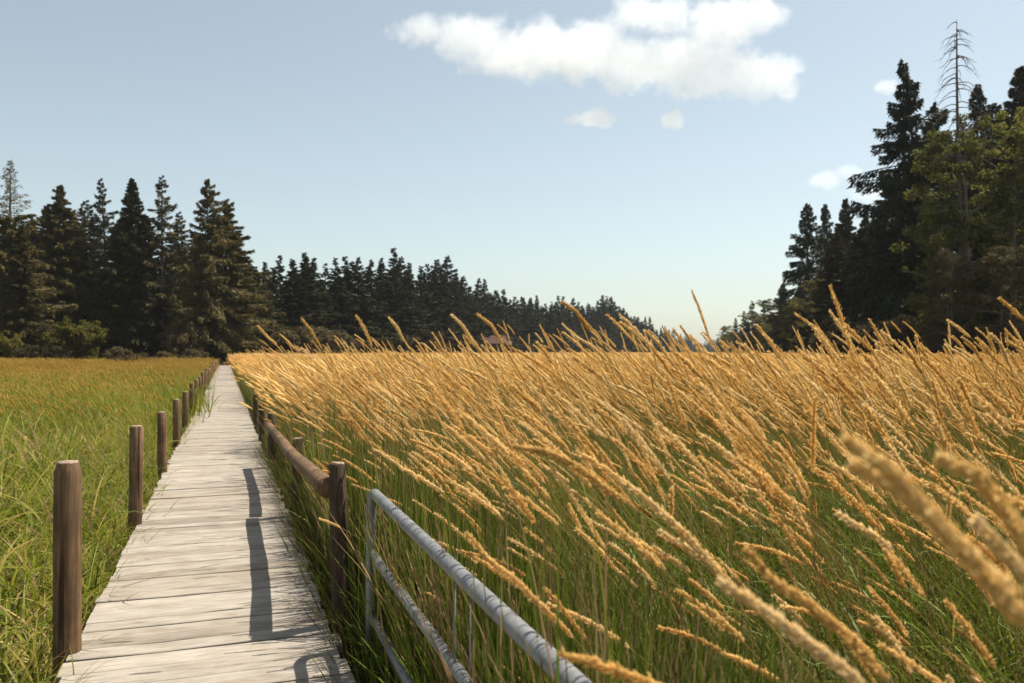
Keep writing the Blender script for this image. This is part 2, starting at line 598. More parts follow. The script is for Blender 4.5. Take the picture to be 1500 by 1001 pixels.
left_posts = []
POST_T = [4.77 + 3.36 * k for k in range(31)]
heights = [0.985, 0.885, 0.78, 0.76, 0.74, 0.80, 0.78, 0.76, 0.82, 0.77]
ordinals = ["tallest round post with a chamfered top, standing by the planks at the photo's left edge",
            "second round brown post from the front on the left side of the boardwalk",
            "third round brown post from the front on the left side, beside the planks",
            "fourth post from the front in the left row along the boardwalk",
            "fifth post from the front in the left row along the boardwalk",
            "sixth post from the front in the left row along the boardwalk"]
for k, t in enumerate(POST_T):
    h = heights[k] if k < len(heights) else float(rng.uniform(0.70, 0.84))
    r = 0.066 if k == 0 else float(rng.uniform(0.056, 0.064))
    ln = [(0.0, 0), (0.012, 0), (-0.015, 0), (0.0, 0), (0.01, 0)][k] if k < 5 else (float(rng.normal(0, 0.012)), 0)
    o = post_buf(h, r, chamfer=0.06 if k == 0 else 0.02, lean=ln, sides=24 if k < 4 else 12).build("wooden_post", [POST, ENDGRAIN])
    o.location = (WALK_L - 0.028 + float(rng.normal(0, 0.006)), t, 0)
    nth = ["seventh", "eighth", "ninth", "tenth", "eleventh", "twelfth", "thirteenth", "fourteenth"]
    tag(o, ordinals[k] if k < 6 else (nth[k - 6] + " post from the front in the left row along the boardwalk") if k < 14 else "tiny far post at the end of the left row along the boardwalk", "post", "round posts along the left of the boardwalk")

# low bench of pale boards beside the far end of the walk
bench = empty("low_bench", ground_at(311, 84, 0))
bench.rotation_euler = (0, 0, -YAW)
tag(bench, "small pale board bench left of the boardwalk near its far end", "bench")
b = Buf(); box(b, (0, 0, 0.30), (1.0, 0.3, 0.06)); b.build("seat", PLANK, bench, smooth=False)
for sx in (-0.4, 0.4):
    b = Buf(); box(b, (sx, 0, -0.09), (0.09, 0.24, 0.72)); b.build("leg", POST, bench, smooth=False)

# ------------------------------------------------------------------ log fence on the right
fence = empty("log_fence", (0.63, 4.75, 0))
tag(fence, "low log fence half sunk in the grass right of the boardwalk", "fence")
FP = [(0.63, 4.75, 0.92, 0.05, -0.02), (0.645, 8.03, 0.735, 0.056, 0.02), (0.61, 11.47, 0.73, 0.054, -0.02), (0.61, 14.95, 0.67, 0.054, 0.01), (0.62, 18.3, 0.66, 0.054, 0.0)]
for (px_, py_, h, r, ln) in FP:
    o = post_buf(h, r, chamfer=0.012, lean=(ln, 0), sides=16).build("post", [POST_DARK, ENDGRAIN], fence)
    o.location = (px_ - 0.63, py_ - 4.75, 0)


def log_buf(p0, p1, r0, r1, sag=0.02, sides=16):
    b = Buf()
    s = np.linspace(0, 1, 9)
    p0, p1 = np.array(p0), np.array(p1)
    path = p0 + (p1 - p0) * s[:, None]
    path[:, 2] -= sag * np.sin(s * math.pi)
    path[:, 0] += 0.012 * np.sin(s * 5)
    tube(b, path, (r0 + (r1 - r0) * s) * (1 + 0.05 * np.sin(s * 17)), sides, wob=0.06)
    return b


log_buf((-0.075, 0.02, 0.775), (-0.07, 3.36, 0.64), 0.056, 0.054).build("rail", POST, fence)
log_buf((-0.06, 3.40, 0.62), (-0.065, 6.80, 0.575), 0.052, 0.05).build("rail", POST, fence)

# ------------------------------------------------------------------ tubular metal gate, folded back along the fence
gate = empty("metal_gate", (0.735, 4.3, 0))
tag(gate, "galvanised tube gate opened flat along the boardwalk, stripes of grass shadow on it", "gate")
GY = 4.36


def gate_pt(z, t):
    return (0.0, t - 4.3, z)


rr = 0.12
arc = [(0.815 - rr + rr * math.sin(a), GY - rr + rr * math.cos(a)) for a in np.linspace(math.pi / 2, 0, 8)]
path = [gate_pt(0.815, -0.6), gate_pt(0.815, 0.8), gate_pt(0.815, 2.2), gate_pt(0.815, 3.4)] + [gate_pt(z, t) for z, t in arc]
path += [gate_pt(z, GY) for z in (0.55, 0.35, 0.15, 0.0)]
b = Buf(); tube(b, path, 0.0275, 18); b.build("frame", GALV, gate)
for z in (0.49, 0.16):
    b = Buf()
    tube(b, [gate_pt(z, -0.6), gate_pt(z, 1.0), gate_pt(z, 2.6), gate_pt(z, GY - 0.026)], 0.0225, 16)
    b.build("rail", GALV, gate)
for t in (2.68, 2.50):
    b = Buf()
    tube(b, [gate_pt(0.795, t), gate_pt(0.45, t - 0.004), gate_pt(0.1, t), gate_pt(-0.1, t)], 0.0032, 6)
    b.build("wire", GALV, gate)
b = Buf(); tube(b, [gate_pt(-0.06, -0.45), gate_pt(0.4, -0.45), gate_pt(0.79, -0.45)], 0.024, 12); b.build("upright", GALV, gate)

# ------------------------------------------------------------------ grass: prototypes (never linked to the scene)
WIND = np.array([-1.0, 0.0, 0.0])          # local; fields turn it to blow across the picture to the left


def stalk_path(h, lean, curve, n=9, side=0.0):
    """From the root up, bending over downwind; returns points and their running parameter."""
    s = np.linspace(0, 1, n)
    ang = lean * s ** 0.7 + curve * s ** 3
    d = np.stack([-np.sin(ang), side * np.sin(s * 3), np.cos(ang)], 1)
    d = unit(d)
    p = np.concatenate([[[0, 0, 0]], np.cumsum((d[:-1] + d[1:]) * 0.5 * (h / (n - 1)), 0)])
    return p


def resample(p, n):
    p = np.asarray(p, dtype=float)
    d = np.concatenate([[0], np.cumsum(np.linalg.norm(np.diff(p, axis=0), axis=1))])
    q = np.linspace(0, d[-1], n)
    return np.stack([np.interp(q, d, p[:, i]) for i in range(3)], 1), d[-1]


def seed_head(buf, path, r=0.0085, count=150, slot=0, size=0.013, lobes=None, core=True, amp=0.5):
    """A dense spike: small pointed spikelets round the axis, in uneven lobes, root to tip along path."""
    p, L = resample(path, 24)
    t, a, b_ = frames(p)
    s = np.sort(rng.random(count))
    i = s * 23
    i0 = np.minimum(i.astype(int), 22)
    fr = (i - i0)[:, None]
    P = p[i0] * (1 - fr) + p[i0 + 1] * fr
    T, A, B = t[i0], a[i0], b_[i0]
    nl = lobes or rng.integers(7, 11)
    ph = rng.random() * 6
    prof = np.minimum(1, (s / 0.12) ** 0.7) * np.minimum(1, ((1 - s) / 0.35) ** 0.75) * 0.92 + 0.12
    lob = 1.0 - amp * 0.75 + amp * np.sin(s * nl * 2 * math.pi + ph + 1.3 * np.sin(s * 9 + ph)) ** 2
    rad = r * prof * lob * (0.55 + 0.7 * rng.random(count))
    ang = rng.random(count) * 2 * math.pi
    out = A * np.cos(ang)[:, None] + B * np.sin(ang)[:, None]
    c0 = P + out * (rad * 0.45)[:, None]
    dr = unit(T * 1.0 + out * (0.20 + 0.32 * rng.random((count, 1))) + rng.normal(0, 0.12, (count, 3)))
    wild = (rng.random((count, 1)) < 0.12) * 1.0
    dr = unit(dr + out * 0.32 * wild)
    ln = (size * (0.7 + 0.6 * rng.random(count)))[:, None] * (1 + 0.4 * wild)
    sd = unit(np.cross(dr, out))
    w = ln * 0.155
    v = np.empty((count, 5, 3))
    mid = c0 + dr * ln * 0.45
    v[:, 0] = c0
    v[:, 1] = mid + sd * w + out * ln * 0.02
    v[:, 2] = c0 + dr * ln
    v[:, 3] = mid - sd * w + out * ln * 0.02
    v[:, 4] = mid + out * w * 1.1
    k = np.arange(count)[:, None] * 5
    f = np.concatenate([k + np.array([[0, 1, 4]]), k + np.array([[1, 2, 4]]), k + np.array([[2, 3, 4]]), k + np.array([[3, 0, 4]])])
    buf.add(v.reshape(-1, 3), f, slot)
    if core:
        q = np.linspace(0, 1, 24)
        pr = (np.minimum(1, (q / 0.12) ** 0.7) * np.minimum(1, ((1 - q) / 0.35) ** 0.75) * 0.92 + 0.05)
        tube(buf, p, r * 0.52 * pr * (1.0 - amp * 0.75 + amp * np.sin(q * nl * 2 * math.pi + ph + 1.3 * np.sin(q * 9 + ph)) ** 2), 5, slot, caps=False)


def blade(buf, base, az, length, width, lean, curve, slot=0, n=7, twist=0.0):
    s = np.linspace(0, 1, n)
    ang = lean + curve * s ** 1.6
    hx, hy = math.cos(az), math.sin(az)
    d = np.stack([np.sin(ang) * hx, np.sin(ang) * hy, np.cos(ang)], 1)
    p = np.concatenate([[base], np.array(base) + np.cumsum((d[:-1] + d[1:]) * 0.5 * (length / (n - 1)), 0)])
    w = width * np.minimum(1, 0.45 + s * 2.2) * (1 - s ** 2.2) + width * 0.03
    hint = np.stack([-np.cos(ang) * hx, -np.cos(ang) * hy, np.sin(ang)], 1) + np.array([-hy, hx, 0]) * twist
    ribbon(buf, p, w, hint, slot)


def near_stalk():
    b = Buf()
    h = rng.uniform(1.65, 2.2)
    p = stalk_path(h, rng.uniform(0.24, 0.50), rng.uniform(0.2, 0.85), 30, rng.normal(0, 0.10))
    hl = rng.uniform(0.14, 0.31) / h
    cut = int(30 * (1 - hl))
    rad = np.linspace(0.0021, 0.0010, cut + 1)
    tube(b, p[:cut + 1], rad, 4, 1, caps=False)
    seed_head(b, p[cut:], r=rng.uniform(0.0056, 0.0104), count=560, slot=0, size=0.0105)
    for _ in range(rng.integers(2, 4)):
        i = rng.integers(6, int(cut * 0.62))
        blade(b, p[i], math.pi + rng.normal(0, 1.0), rng.uniform(0.22, 0.42), rng.uniform(0.006, 0.011), rng.uniform(0.4, 0.8), rng.uniform(0.4, 1.3), 2, 7, rng.normal(0, 0.6))
    return b.build("stalk", [HEAD, STEM, BLADE], link=False)


def near_tuft(n, hmin, hmax, mats, width=(0.006, 0.011), spread=0.10, wind=0.6, dead=0.06, curl=(0.2, 1.7), lean=(0.16, 0.14)):
    b = Buf()
    for _ in range(n):
        az = math.pi + rng.normal(0, 0.9) if rng.random() < wind else rng.random() * 6.28
        base = np.array([rng.normal(0, spread), rng.normal(0, spread), 0])
        blade(b, base, az, rng.uniform(hmin, hmax), rng.uniform(*width), abs(rng.normal(*lean)), rng.uniform(*curl), 1 if rng.random() < dead else 0, 8, rng.normal(0, 0.6))
    return b.build("tuft", mats, link=False)


def simple_head(buf, p, r, slot):
    q = np.linspace(0, 1, len(p))
    tube(buf, p, r * (np.sin(math.pi * (q * 0.86 + 0.08)) ** 0.7) * (1 + 0.25 * np.sin(q * 19)), 4, slot, caps=False)


def mid_clump(n, size, hlo, hhi, lite=False, blades=1.5, mats=None, leaf_h=(0.5, 0.95), headr=0.0095, lean=(0.15, 0.6), bw=(0.007, 0.012)):
    b = Buf()
    for _ in range(n):
        h = rng.uniform(hlo, hhi)
        p = stalk_path(h, rng.uniform(*lean), rng.uniform(0.2, 0.8), 10, rng.normal(0, 0.12))
        az = rng.normal(0, 0.35)
        ca, sa = math.cos(az), math.sin(az)
        p = p @ np.array([[ca, sa, 0], [-sa, ca, 0], [0, 0, 1]])
        p = p + np.array([rng.uniform(-size, size) / 2, rng.uniform(-size, size) / 2, 0])
        hl, _L = resample(p[8:] if h < 1.9 else p[8:], 6)
        if lite:
            ribbon(b, p[3:9:1], np.linspace(0.004, 0.003, 6), (0.3, 1, 0), 1)
        else:
            tube(b, p[:9], 0.0016, 3, 1, caps=False)
        simple_head(b, hl, headr * rng.uniform(0.8, 1.25), 0)
    for _ in range(int(n * blades)):
        base = np.array([rng.uniform(-size, size) / 2, rng.uniform(-size, size) / 2, 0])
        az = math.pi + rng.normal(0, 1.1)
        blade(b, base, az, rng.uniform(*leaf_h), rng.uniform(*bw), abs(rng.normal(0.2, 0.15)), rng.uniform(0.2, 1.4), 2, 5, rng.normal(0, 0.6))
    return b.build("clump", mats, link=False)


def panicle_stalk():
    b = Buf()
    h = rng.uniform(0.75, 1.1)
    p = stalk_path(h, rng.uniform(0.05, 0.3), rng.uniform(0.1, 0.5), 14, rng.normal(0, 0.1))
    tube(b, p, np.linspace(0.0018, 0.0007, 14), 4, 1, caps=False)
    for i in range(9, 14):
        for _ in range(7):
            az = rng.random() * 6.28
            L = rng.uniform(0.03, 0.08) * (1.25 - (i - 9) * 0.16)
            d = unit(np.array([math.cos(az), math.sin(az), rng.uniform(0.5, 1.3)]))
            q = p[i] + (p[i - 1] - p[i]) * rng.random()
            seed_head(b, np.array([q, q + d * L * 0.5, q + d * L + np.array([0, 0, -0.006])]), r=0.004, count=14, slot=0, size=0.009, lobes=2, core=False)
    return b.build("panicle", [PANICLE, STEM], link=False)


def field(name, label, protos, pts, rots, scales, idx):
    """One mass of grass: a point cloud whose copies of the prototypes are drawn by geometry nodes on this object."""
    me = bpy.data.meshes.new(name)
    n = len(pts)
    me.vertices.add(n)
    me.vertices.foreach_set("co", np.asarray(pts, dtype=np.float32).ravel())
    a = me.attributes.new("rot", 'FLOAT_VECTOR', 'POINT'); a.data.foreach_set("vector", np.asarray(rots, dtype=np.float32).ravel())
    a = me.attributes.new("scl", 'FLOAT_VECTOR', 'POINT'); a.data.foreach_set("vector", np.asarray(scales, dtype=np.float32).ravel())
    a = me.attributes.new("pick", 'INT', 'POINT'); a.data.foreach_set("value", np.asarray(idx, dtype=np.int32))
    o = bpy.data.objects.new(name, me)
    COL.objects.link(o)
    tag(o, label, kind="stuff")
    ng = bpy.data.node_groups.new(name, 'GeometryNodeTree')
    ng.interface.new_socket("Geometry", in_out='INPUT', socket_type='NodeSocketGeometry')
    ng.interface.new_socket("Geometry", in_out='OUTPUT', socket_type='NodeSocketGeometry')
    gi, go = ng.nodes.new("NodeGroupInput"), ng.nodes.new("NodeGroupOutput")
    iop = ng.nodes.new("GeometryNodeInstanceOnPoints")
    join = ng.nodes.new("GeometryNodeJoinGeometry")
    for pr in protos:
        oi = ng.nodes.new("GeometryNodeObjectInfo")
        oi.inputs["Object"].default_value = pr
        oi.inputs["As Instance"].default_value = False
        g2i = ng.nodes.new("GeometryNodeGeometryToInstance")
        ng.links.new(oi.outputs["Geometry"], g2i.inputs[0])
        ng.links.new(g2i.outputs[0], join.inputs[0])
    iop.inputs["Pick Instance"].default_value = True
    for attr, typ, sock in (("rot", 'FLOAT_VECTOR', "Rotation"), ("scl", 'FLOAT_VECTOR', "Scale"), ("pick", 'INT', "Instance Index")):
        na = ng.nodes.new("GeometryNodeInputNamedAttribute")
        na.data_type = typ
        na.inputs["Name"].default_value = attr
        ng.links.new(na.outputs[0], iop.inputs[sock])
    ng.links.new(gi.outputs[0], iop.inputs["Points"])
    ng.links.new(join.outputs[0], iop.inputs["Instance"])
    ng.links.new(iop.outputs[0], go.inputs[0])
    md = o.modifiers.new("grass", 'NODES')
    md.node_group = ng
    return o


def depth_of(P):
    """Depth along the view and picture ratio x/depth for points (n,2)."""
    zc = P[:, 0] * math.sin(YAW) + P[:, 1] * math.cos(YAW)
    xc = P[:, 0] * math.cos(YAW) - P[:, 1] * math.sin(YAW)
    return zc, xc


def scatter(density, xr, yr, zmin, zmax, margin=1.0, lim=0.68):
    """Random points (n,2) inside the view wedge (and a strip beyond it)."""
    n = int(density * (xr[1] - xr[0]) * (yr[1] - yr[0]))
    P = np.stack([rng.uniform(*xr, n), rng.uniform(*yr, n)], 1)
    zc, xc = depth_of(P)
    keep = (zc > zmin) & (zc < zmax) & (np.abs(xc) < lim * zc + margin)
    return P[keep]


def wedge(density, zmin, zmax, lim=0.68, margin=1.0):
    """Points spread evenly over the view wedge between two depths."""
    area = (zmax ** 2 - zmin ** 2) * lim
    n = int(area * density)
    z = np.sqrt(rng.uniform(zmin ** 2, zmax ** 2, n))
    x = rng.uniform(-1, 1, n) * (lim * z + margin)
    return np.stack([x * math.cos(YAW) + z * math.sin(YAW), -x * math.sin(YAW) + z * math.cos(YAW)], 1), z


def vnoise(P, scale, seed=0):
    """Smooth pseudo-noise 0..1 over the ground."""
    x, y_ = P[:, 0] * scale, P[:, 1] * scale
    s = seed * 1.7
    return 0.5 + 0.25 * (np.sin(x * 1.3 + s + 1.7 * np.sin(y_ * 0.7 + s)) + np.sin(y_ * 1.1 - s + 1.3 * np.sin(x * 0.9 + 2 * s)))


WROT = -YAW          # turns local -X to the picture's left


def put(name, label, protos, P, zrot, smin, smax, tilt=0.12, z=GZ, hscale=None, spin=None):
    n = len(P)
    pts = np.concatenate([P, np.full((n, 1), z)], 1)
    rots = np.stack([rng.normal(0, tilt, n), rng.normal(0, tilt, n), zrot], 1)
    s = rng.uniform(smin, smax, n)
    if hscale is not None:
        s = s * hscale
    return field(name, label, protos, pts, rots, np.stack([s, s, s], 1), rng.integers(0, len(protos), n))


# --- right field
def right_mask(P, edge):
    return P[:, 0] > edge


stalks = [near_stalk() for _ in range(22)]
tufts = [near_tuft(16, 0.55, 1.15, [BLADE, DEADLEAF], width=(0.008, 0.015)) for _ in range(6)]
upright = [near_tuft(15, 0.7, 1.2, [BLADE, DEADLEAF], width=(0.007, 0.014), wind=0.0, dead=0.15, curl=(0.05, 0.5), spread=0.06, lean=(0.08, 0.06)) for _ in range(6)]
straight = [near_tuft(12, 0.8, 1.2, [BLADE, DEADLEAF], width=(0.006, 0.011), wind=0.0, dead=0.2, curl=(0.0, 0.2), spread=0.05, lean=(0.03, 0.03)) for _ in range(4)]
low_tufts = [near_tuft(20, 0.35, 0.88, [BLADE, SHADE_WITHERED], dead=0.6, wind=0.0, width=(0.005, 0.011), curl=(0.1, 0.9), spread=0.06) for _ in range(6)]

P = scatter(78, (0.9, 15), (-1, 17), 0.9, 12.0, 1.2)
zc, xc = depth_of(P)
ok = (P[:, 0] > 1.28 + 0.10 * rng.normal(0, 1, len(P))) & (np.hypot(P[:, 0], P[:, 1]) > 1.9)
P = P[ok]
P = P[rng.random(len(P)) < 0.25 + 0.75 * vnoise(P, 2.4, 3)]
hs = np.clip(0.84 + (P[:, 0] - 1.28) * 0.22, 0.78, 1.06) * (0.92 + 0.16 * vnoise(P, 0.9, 8))
put("golden_grass", "tall golden seeding grass bending in the wind right of the boardwalk", stalks, P, WROT + rng.normal(0, 0.48, len(P)), 0.72, 1.06, 0.12, hscale=hs)

n = 430
P = np.stack([rng.uniform(1.12, 1.75, n), rng.uniform(1.6, 14, n)], 1)
P[:, 0] += np.where(P[:, 1] < 4.6, 0.16, 0.0)
put("golden_grass", "golden seeding grass at the edge of the field, next to the gate and the log fence", stalks, P, WROT + rng.normal(0, 0.4, n), 0.83, 0.99, 0.07)
n = 150
P = np.stack([rng.uniform(1.2, 3.4, n), rng.uniform(0.1, 2.8, n)], 1)
P = P[np.hypot(P[:, 0], P[:, 1]) > 1.75]
put("golden_grass", "big golden seed heads close to the lens, low on the right", stalks, P, WROT + rng.normal(0, 0.35, len(P)), 0.80, 0.97, 0.09)
n = 260
P = np.stack([rng.uniform(1.9, 5.5, n), rng.uniform(1.8, 8.5, n)], 1)
P = P[np.hypot(P[:, 0], P[:, 1]) > 4.3]
put("golden_grass", "tallest of the golden seeding grass, reaching above the horizon", stalks, P, WROT + rng.normal(0, 0.3, len(P)), 0.86, 0.98, 0.05)
n = 240
P = np.stack([rng.uniform(1.25, 4.2, n), rng.uniform(8.5, 24, n)], 1)
put("golden_grass", "tall golden seeding grass farther along the boardwalk, reaching above the horizon", stalks, P, WROT + rng.normal(0, 0.3, n), 1.0, 1.16, 0.05)
P = scatter(46, (1.0, 14), (-1, 16), 0.5, 12.0, 1.2)
P = np.concatenate([P, np.stack([rng.uniform(1.1, 2.0, 600), rng.uniform(0.9, 9, 600)], 1)])
P = P[np.hypot(P[:, 0], P[:, 1]) > 1.05]
hs = np.clip(0.85 + (P[:, 0] - 0.8) * 0.3, 0.85, 1.1)
hs = hs * 0.9
put("green_grass", "green grass blades under the golden seed heads right of the boardwalk", tufts, P, WROT + rng.normal(0, 0.6, len(P)), 0.75, 1.2, 0.10, hscale=hs)

# upright grass behind the gate and the fence, throwing its shade on them and on the planks
n = 3350
P = np.stack([rng.uniform(0.88, 1.16, n), np.concatenate([rng.uniform(0.9, 8, 1900), rng.uniform(8, 14, 700), rng.uniform(14, 75, 750)])], 1)
P = P[np.hypot(P[:, 0], P[:, 1]) > 1.3]
P[:, 0] += np.where(P[:, 1] < 4.8, 0.06, 0.0)
hs = np.where(P[:, 1] > 20, 1.12, np.where(P[:, 1] < 5.5, 1.06, 1.0))
put("edge_grass", "tall upright grass standing behind the log fence and the gate", upright, P, rng.random(len(P)) * 6.28, 0.85, 1.2, 0.07, hscale=hs)
n = 95
P = np.stack([rng.uniform(0.80, 0.90, n), rng.uniform(1.0, 7.5, n)], 1)
put("edge_grass", "few tallest blades rising beside the gate's top tube", straight, P, rng.random(n) * 6.28, 1.25, 1.5, 0.02)

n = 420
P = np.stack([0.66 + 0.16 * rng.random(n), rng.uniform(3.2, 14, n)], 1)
put("fringe_grass", "brown withered grass, its colour darkened for shade, hanging about the foot of the log fence", low_tufts, P, rng.random(n) * 6.28, 0.72, 1.0, 0.12)

# fringe between deck and gate, along the fence
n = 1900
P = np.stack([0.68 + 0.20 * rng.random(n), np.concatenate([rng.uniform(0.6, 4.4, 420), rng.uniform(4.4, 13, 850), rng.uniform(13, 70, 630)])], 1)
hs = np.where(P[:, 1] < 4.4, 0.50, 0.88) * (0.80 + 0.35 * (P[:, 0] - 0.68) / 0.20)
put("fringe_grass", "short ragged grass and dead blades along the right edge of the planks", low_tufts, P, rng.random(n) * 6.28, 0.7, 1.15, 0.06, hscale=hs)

MIDM = [HEAD, STEM, BLADE]
FARM = [HEAD, FARBLADE, FARBLADE]
mids = [mid_clump(26, 0.7, 1.55, 2.1, False, 2.0, MIDM, (0.5, 1.1), 0.0125) for _ in range(6)]
fars = [mid_clump(60, 1.3, 1.5, 1.95, True, 0.5, FARM, (0.6, 1.2), 0.0145) for _ in range(6)]

P, z = wedge(2.05, 10.0, 30.0)
P = P[P[:, 0] > 1.2]
put("golden_grass", "golden grass of the middle distance, stem tops bent to one side", mids, P, WROT + rng.normal(0, 0.3, len(P)), 0.82, 1.05, 0.05)
P, z = wedge(0.72, 27.0, 125.0)
P = P[P[:, 0] > 1.3]
put("golden_grass", "far golden field running to the trees on the right", fars, P, WROT + rng.normal(0, 0.3, len(P)), 0.85, 1.08, 0.04)
P, z = wedge(0.10, 120.0, 420.0)
P = P[(P[:, 0] > 1.3)]
put("golden_grass", "farthest strip of golden field in the valley between the woods", fars, P, WROT + rng.normal(0, 0.3, len(P)), 1.0, 1.1, 0.03)

# --- left field
ltufts = [near_tuft(13, 0.55, 1.32, [LBLADE, DEADLEAF], width=(0.014, 0.034), spread=0.15, wind=0.3, dead=0.13, curl=(0.4, 2.5)) for _ in range(8)]
pans = [panicle_stalk() for _ in range(5)]
LGOLD = [LHEAD, FARBLADE, LBLADE]
lmids = [mid_clump(6, 0.9, 0.9, 1.25, True, 13.0, LGOLD, (0.6, 1.2), 0.010, (0.1, 0.35), (0.014, 0.030)) for _ in range(5)]
lfars = [mid_clump(40, 1.3, 0.95, 1.3, True, 0.8, [LHEAD, FARBLADE, FARBLADE], (0.5, 1.0), 0.012, (0.15, 0.45)) for _ in range(5)]

P = scatter(34, (-12, -0.97), (1.2, 24), 1.5, 16.0, 1.2)
hs = np.clip(0.72 + (-P[:, 0] - 0.9) * 0.18, 0.68, 0.95)
put("marsh_grass", "bright green marsh grass left of the boardwalk with yellowing blades", ltufts, P, rng.random(len(P)) * 6.28, 0.75, 1.05, 0.12, hscale=hs)
n = 620
P = np.stack([rng.uniform(-1.0, -0.80, n), rng.uniform(1.5, 26, n)], 1)
put("marsh_grass", "low green blades along the left edge of the planks", ltufts, P, rng.random(n) * 6.28, 0.42, 0.62, 0.10)
P = scatter(3.2, (-14, -1.3), (2.5, 26), 2.5, 20.0, 1.2)
P = P[vnoise(P, 1.1, 5) > 0.45]
put("brown_panicles", "loose brown seed panicles standing in the green marsh grass", pans, P, rng.random(len(P)) * 6.28, 0.75, 1.05, 0.12)
P, z = wedge(4.2, 14.0, 40.0)
Pb, zb = wedge(0.9, 40.0, 85.0)
P = np.concatenate([P, Pb[vnoise(Pb, 0.12, 9) > 0.5]])
P = P[(P[:, 0] < -0.95)]
put("marsh_grass", "green and yellow grass of the left middle distance", lmids, P, WROT + rng.normal(0, 0.6, len(P)), 0.85, 1.1, 0.06, hscale=0.80 + 0.45 * vnoise(P, 0.45, 2))
P, z = wedge(1.1, 24.0, 118.0)
keep = (P[:, 0] < -0.95) & (rng.random(len(P)) < np.clip((z - 26) / 20, 0, 1) * (0.45 + 0.9 * vnoise(P, 0.16, 6)))
P = P[keep]
put("golden_grass", "golden dry grass far left, in front of the dark firs", lfars, P, WROT + rng.normal(0, 0.4, len(P)), 0.9, 1.12, 0.05, hscale=0.82 + 0.42 * vnoise(P, 0.22, 4))


# ------------------------------------------------------------------ hero stalks, each a thing of its own
def hero(pts, r, label, stem_to=None, count=420, branch=False, size=None, mat=None):
    """pts: (px, py, depth) from the tip to the foot of the head; the stem goes on downwind-side to the ground."""
    q = np.array([pix(*p) for p in pts])[::-1]
    head, L = resample(q, 24)
    foot = head[0]
    d0 = unit(head[0] - head[1])
    s = np.linspace(0, 1, 14)[:, None]
    if stem_to is None:
        drop = foot[2] - GZ
        end = foot + np.array([RIGHT.x, RIGHT.y, 0]) * drop * 0.38
    else:
        end = np.array(ground_at(*stem_to))
    end[2] = GZ
    mid = foot + d0 * np.linalg.norm(end - foot) * 0.5
    stem = (1 - s) ** 2 * foot + 2 * s * (1 - s) * mid + s ** 2 * end
    base = Vector(end)
    o = empty("grass_stalk", base)
    tag(o, label, "grass stalk", "single golden grass stalks standing out of the field")
    b = Buf(); tube(b, stem[::-1] - end, np.linspace(0.0023, 0.0012, 14), 6, 0, caps=False); b.build("stem", mat or STEM, o)
    b = Buf(); seed_head(b, head - end, r=r, count=int(count * 3.4), slot=0, size=size or 0.0085, amp=0.36)
    if branch:
        for k in (4, 7):
            dd = unit(head[k] - head[k - 1])
            side = unit(np.array([RIGHT.x, RIGHT.y, -1.6]) * (1 if k == 4 else 0.6))
            st = head[k]
            seed_head(b, np.array([st, st + dd * 0.02 + side * 0.015, st + dd * 0.045 + side * 0.03]) - end, r=0.005, count=60, size=0.011, lobes=2)
    b.build("seed_head", HEAD, o)
    return o


hero([(1244, 648, .70), (1300, 688, .69), (1345, 735, .68), (1400, 795, .67), (1450, 850, .66), (1510, 925, .65)], 0.0070, "huge blurred golden seed head close to the lens, upper of two at the right edge", None, 900)
hero([(1256, 684, .75), (1310, 715, .74), (1370, 765, .73), (1430, 825, .72), (1500, 880, .71)], 0.0068, "blurred golden seed head just below the uppermost blurred one at the right edge", None, 800)
hero([(1382, 675, .80), (1430, 695, .79), (1465, 740, .78), (1500, 790, .77), (1530, 850, .76)], 0.0072, "blurred tan seed head bent over at the right edge, above the orange one", None, 800)
hero([(1433, 768, .85), (1460, 800, .84), (1500, 840, .83), (1540, 890, .82)], 0.0072, "blurred orange seed head cut off by the right edge of the photo", None, 700)
hero([(1058, 855, 1.02), (1105, 885, 1.01), (1160, 925, 1.0), (1215, 965, .99), (1270, 1010, .98)], 0.0074, "thick golden seed head low in the middle right, soft with blur", None, 800)
hero([(1095, 808, 1.15), (1130, 850, 1.15), (1190, 890, 1.14), (1250, 940, 1.13), (1300, 1000, 1.12)], 0.0072, "golden seed head just above the thick blurred one low in the middle right", None, 700)
hero([(755, 655, 1.75), (800, 662, 1.74), (845, 684, 1.73), (885, 715, 1.72), (920, 738, 1.71)], 0.0100, "pale seed head bent nearly level in the middle of the field", None, 600)
hero([(912, 705, 1.6), (950, 735, 1.6), (1000, 780, 1.6), (1040, 825, 1.6), (1065, 850, 1.6)], 0.0098, "long straight pale seed head right of the level one in mid field", None, 600)
hero([(685, 782, 1.9), (715, 820, 1.9), (755, 850, 1.9), (800, 895, 1.9), (840, 935, 1.9)], 0.0090, "slim golden seed head crossing the field just right of the gate's top tube", None, 520)
hero([(824, 443, 3.3), (845, 458, 3.3), (866, 487, 3.3)], 0.0095, "tallest golden seed head rising against the dark trees, with a ragged tuft at its foot", (985, 3.6), 420, True)
hero([(842, 493, 3.6), (868, 508, 3.6), (890, 530, 3.6)], 0.0085, "golden seed head just under the tallest one, before the dark trees", None, 320)
hero([(944, 484, 3.5), (965, 503, 3.5), (990, 540, 3.5)], 0.0090, "golden seed head standing against the gap at the end of the far ridge", None, 320)
hero([(997, 478, 4.2), (1004, 488, 4.2), (1012, 500, 4.2)], 0.0040, "thin pale stalk alone against the bright gap of sky in the valley", None, 120, size=0.010)
hero([(662, 462, 3.6), (678, 478, 3.6), (695, 506, 3.6)], 0.0085, "golden seed head left of two similar ones, high before the dark ridge", None, 320)
hero([(700, 461, 3.6), (720, 477, 3.6), (737, 505, 3.6)], 0.0085, "golden seed head high before the dark ridge, right neighbour of its twin", None, 320)
hero([(570, 466, 4.0), (580, 478, 4.0), (592, 500, 4.0)], 0.0085, "golden seed head in front of the ridge, alone above the left crowd of heads", None, 320)
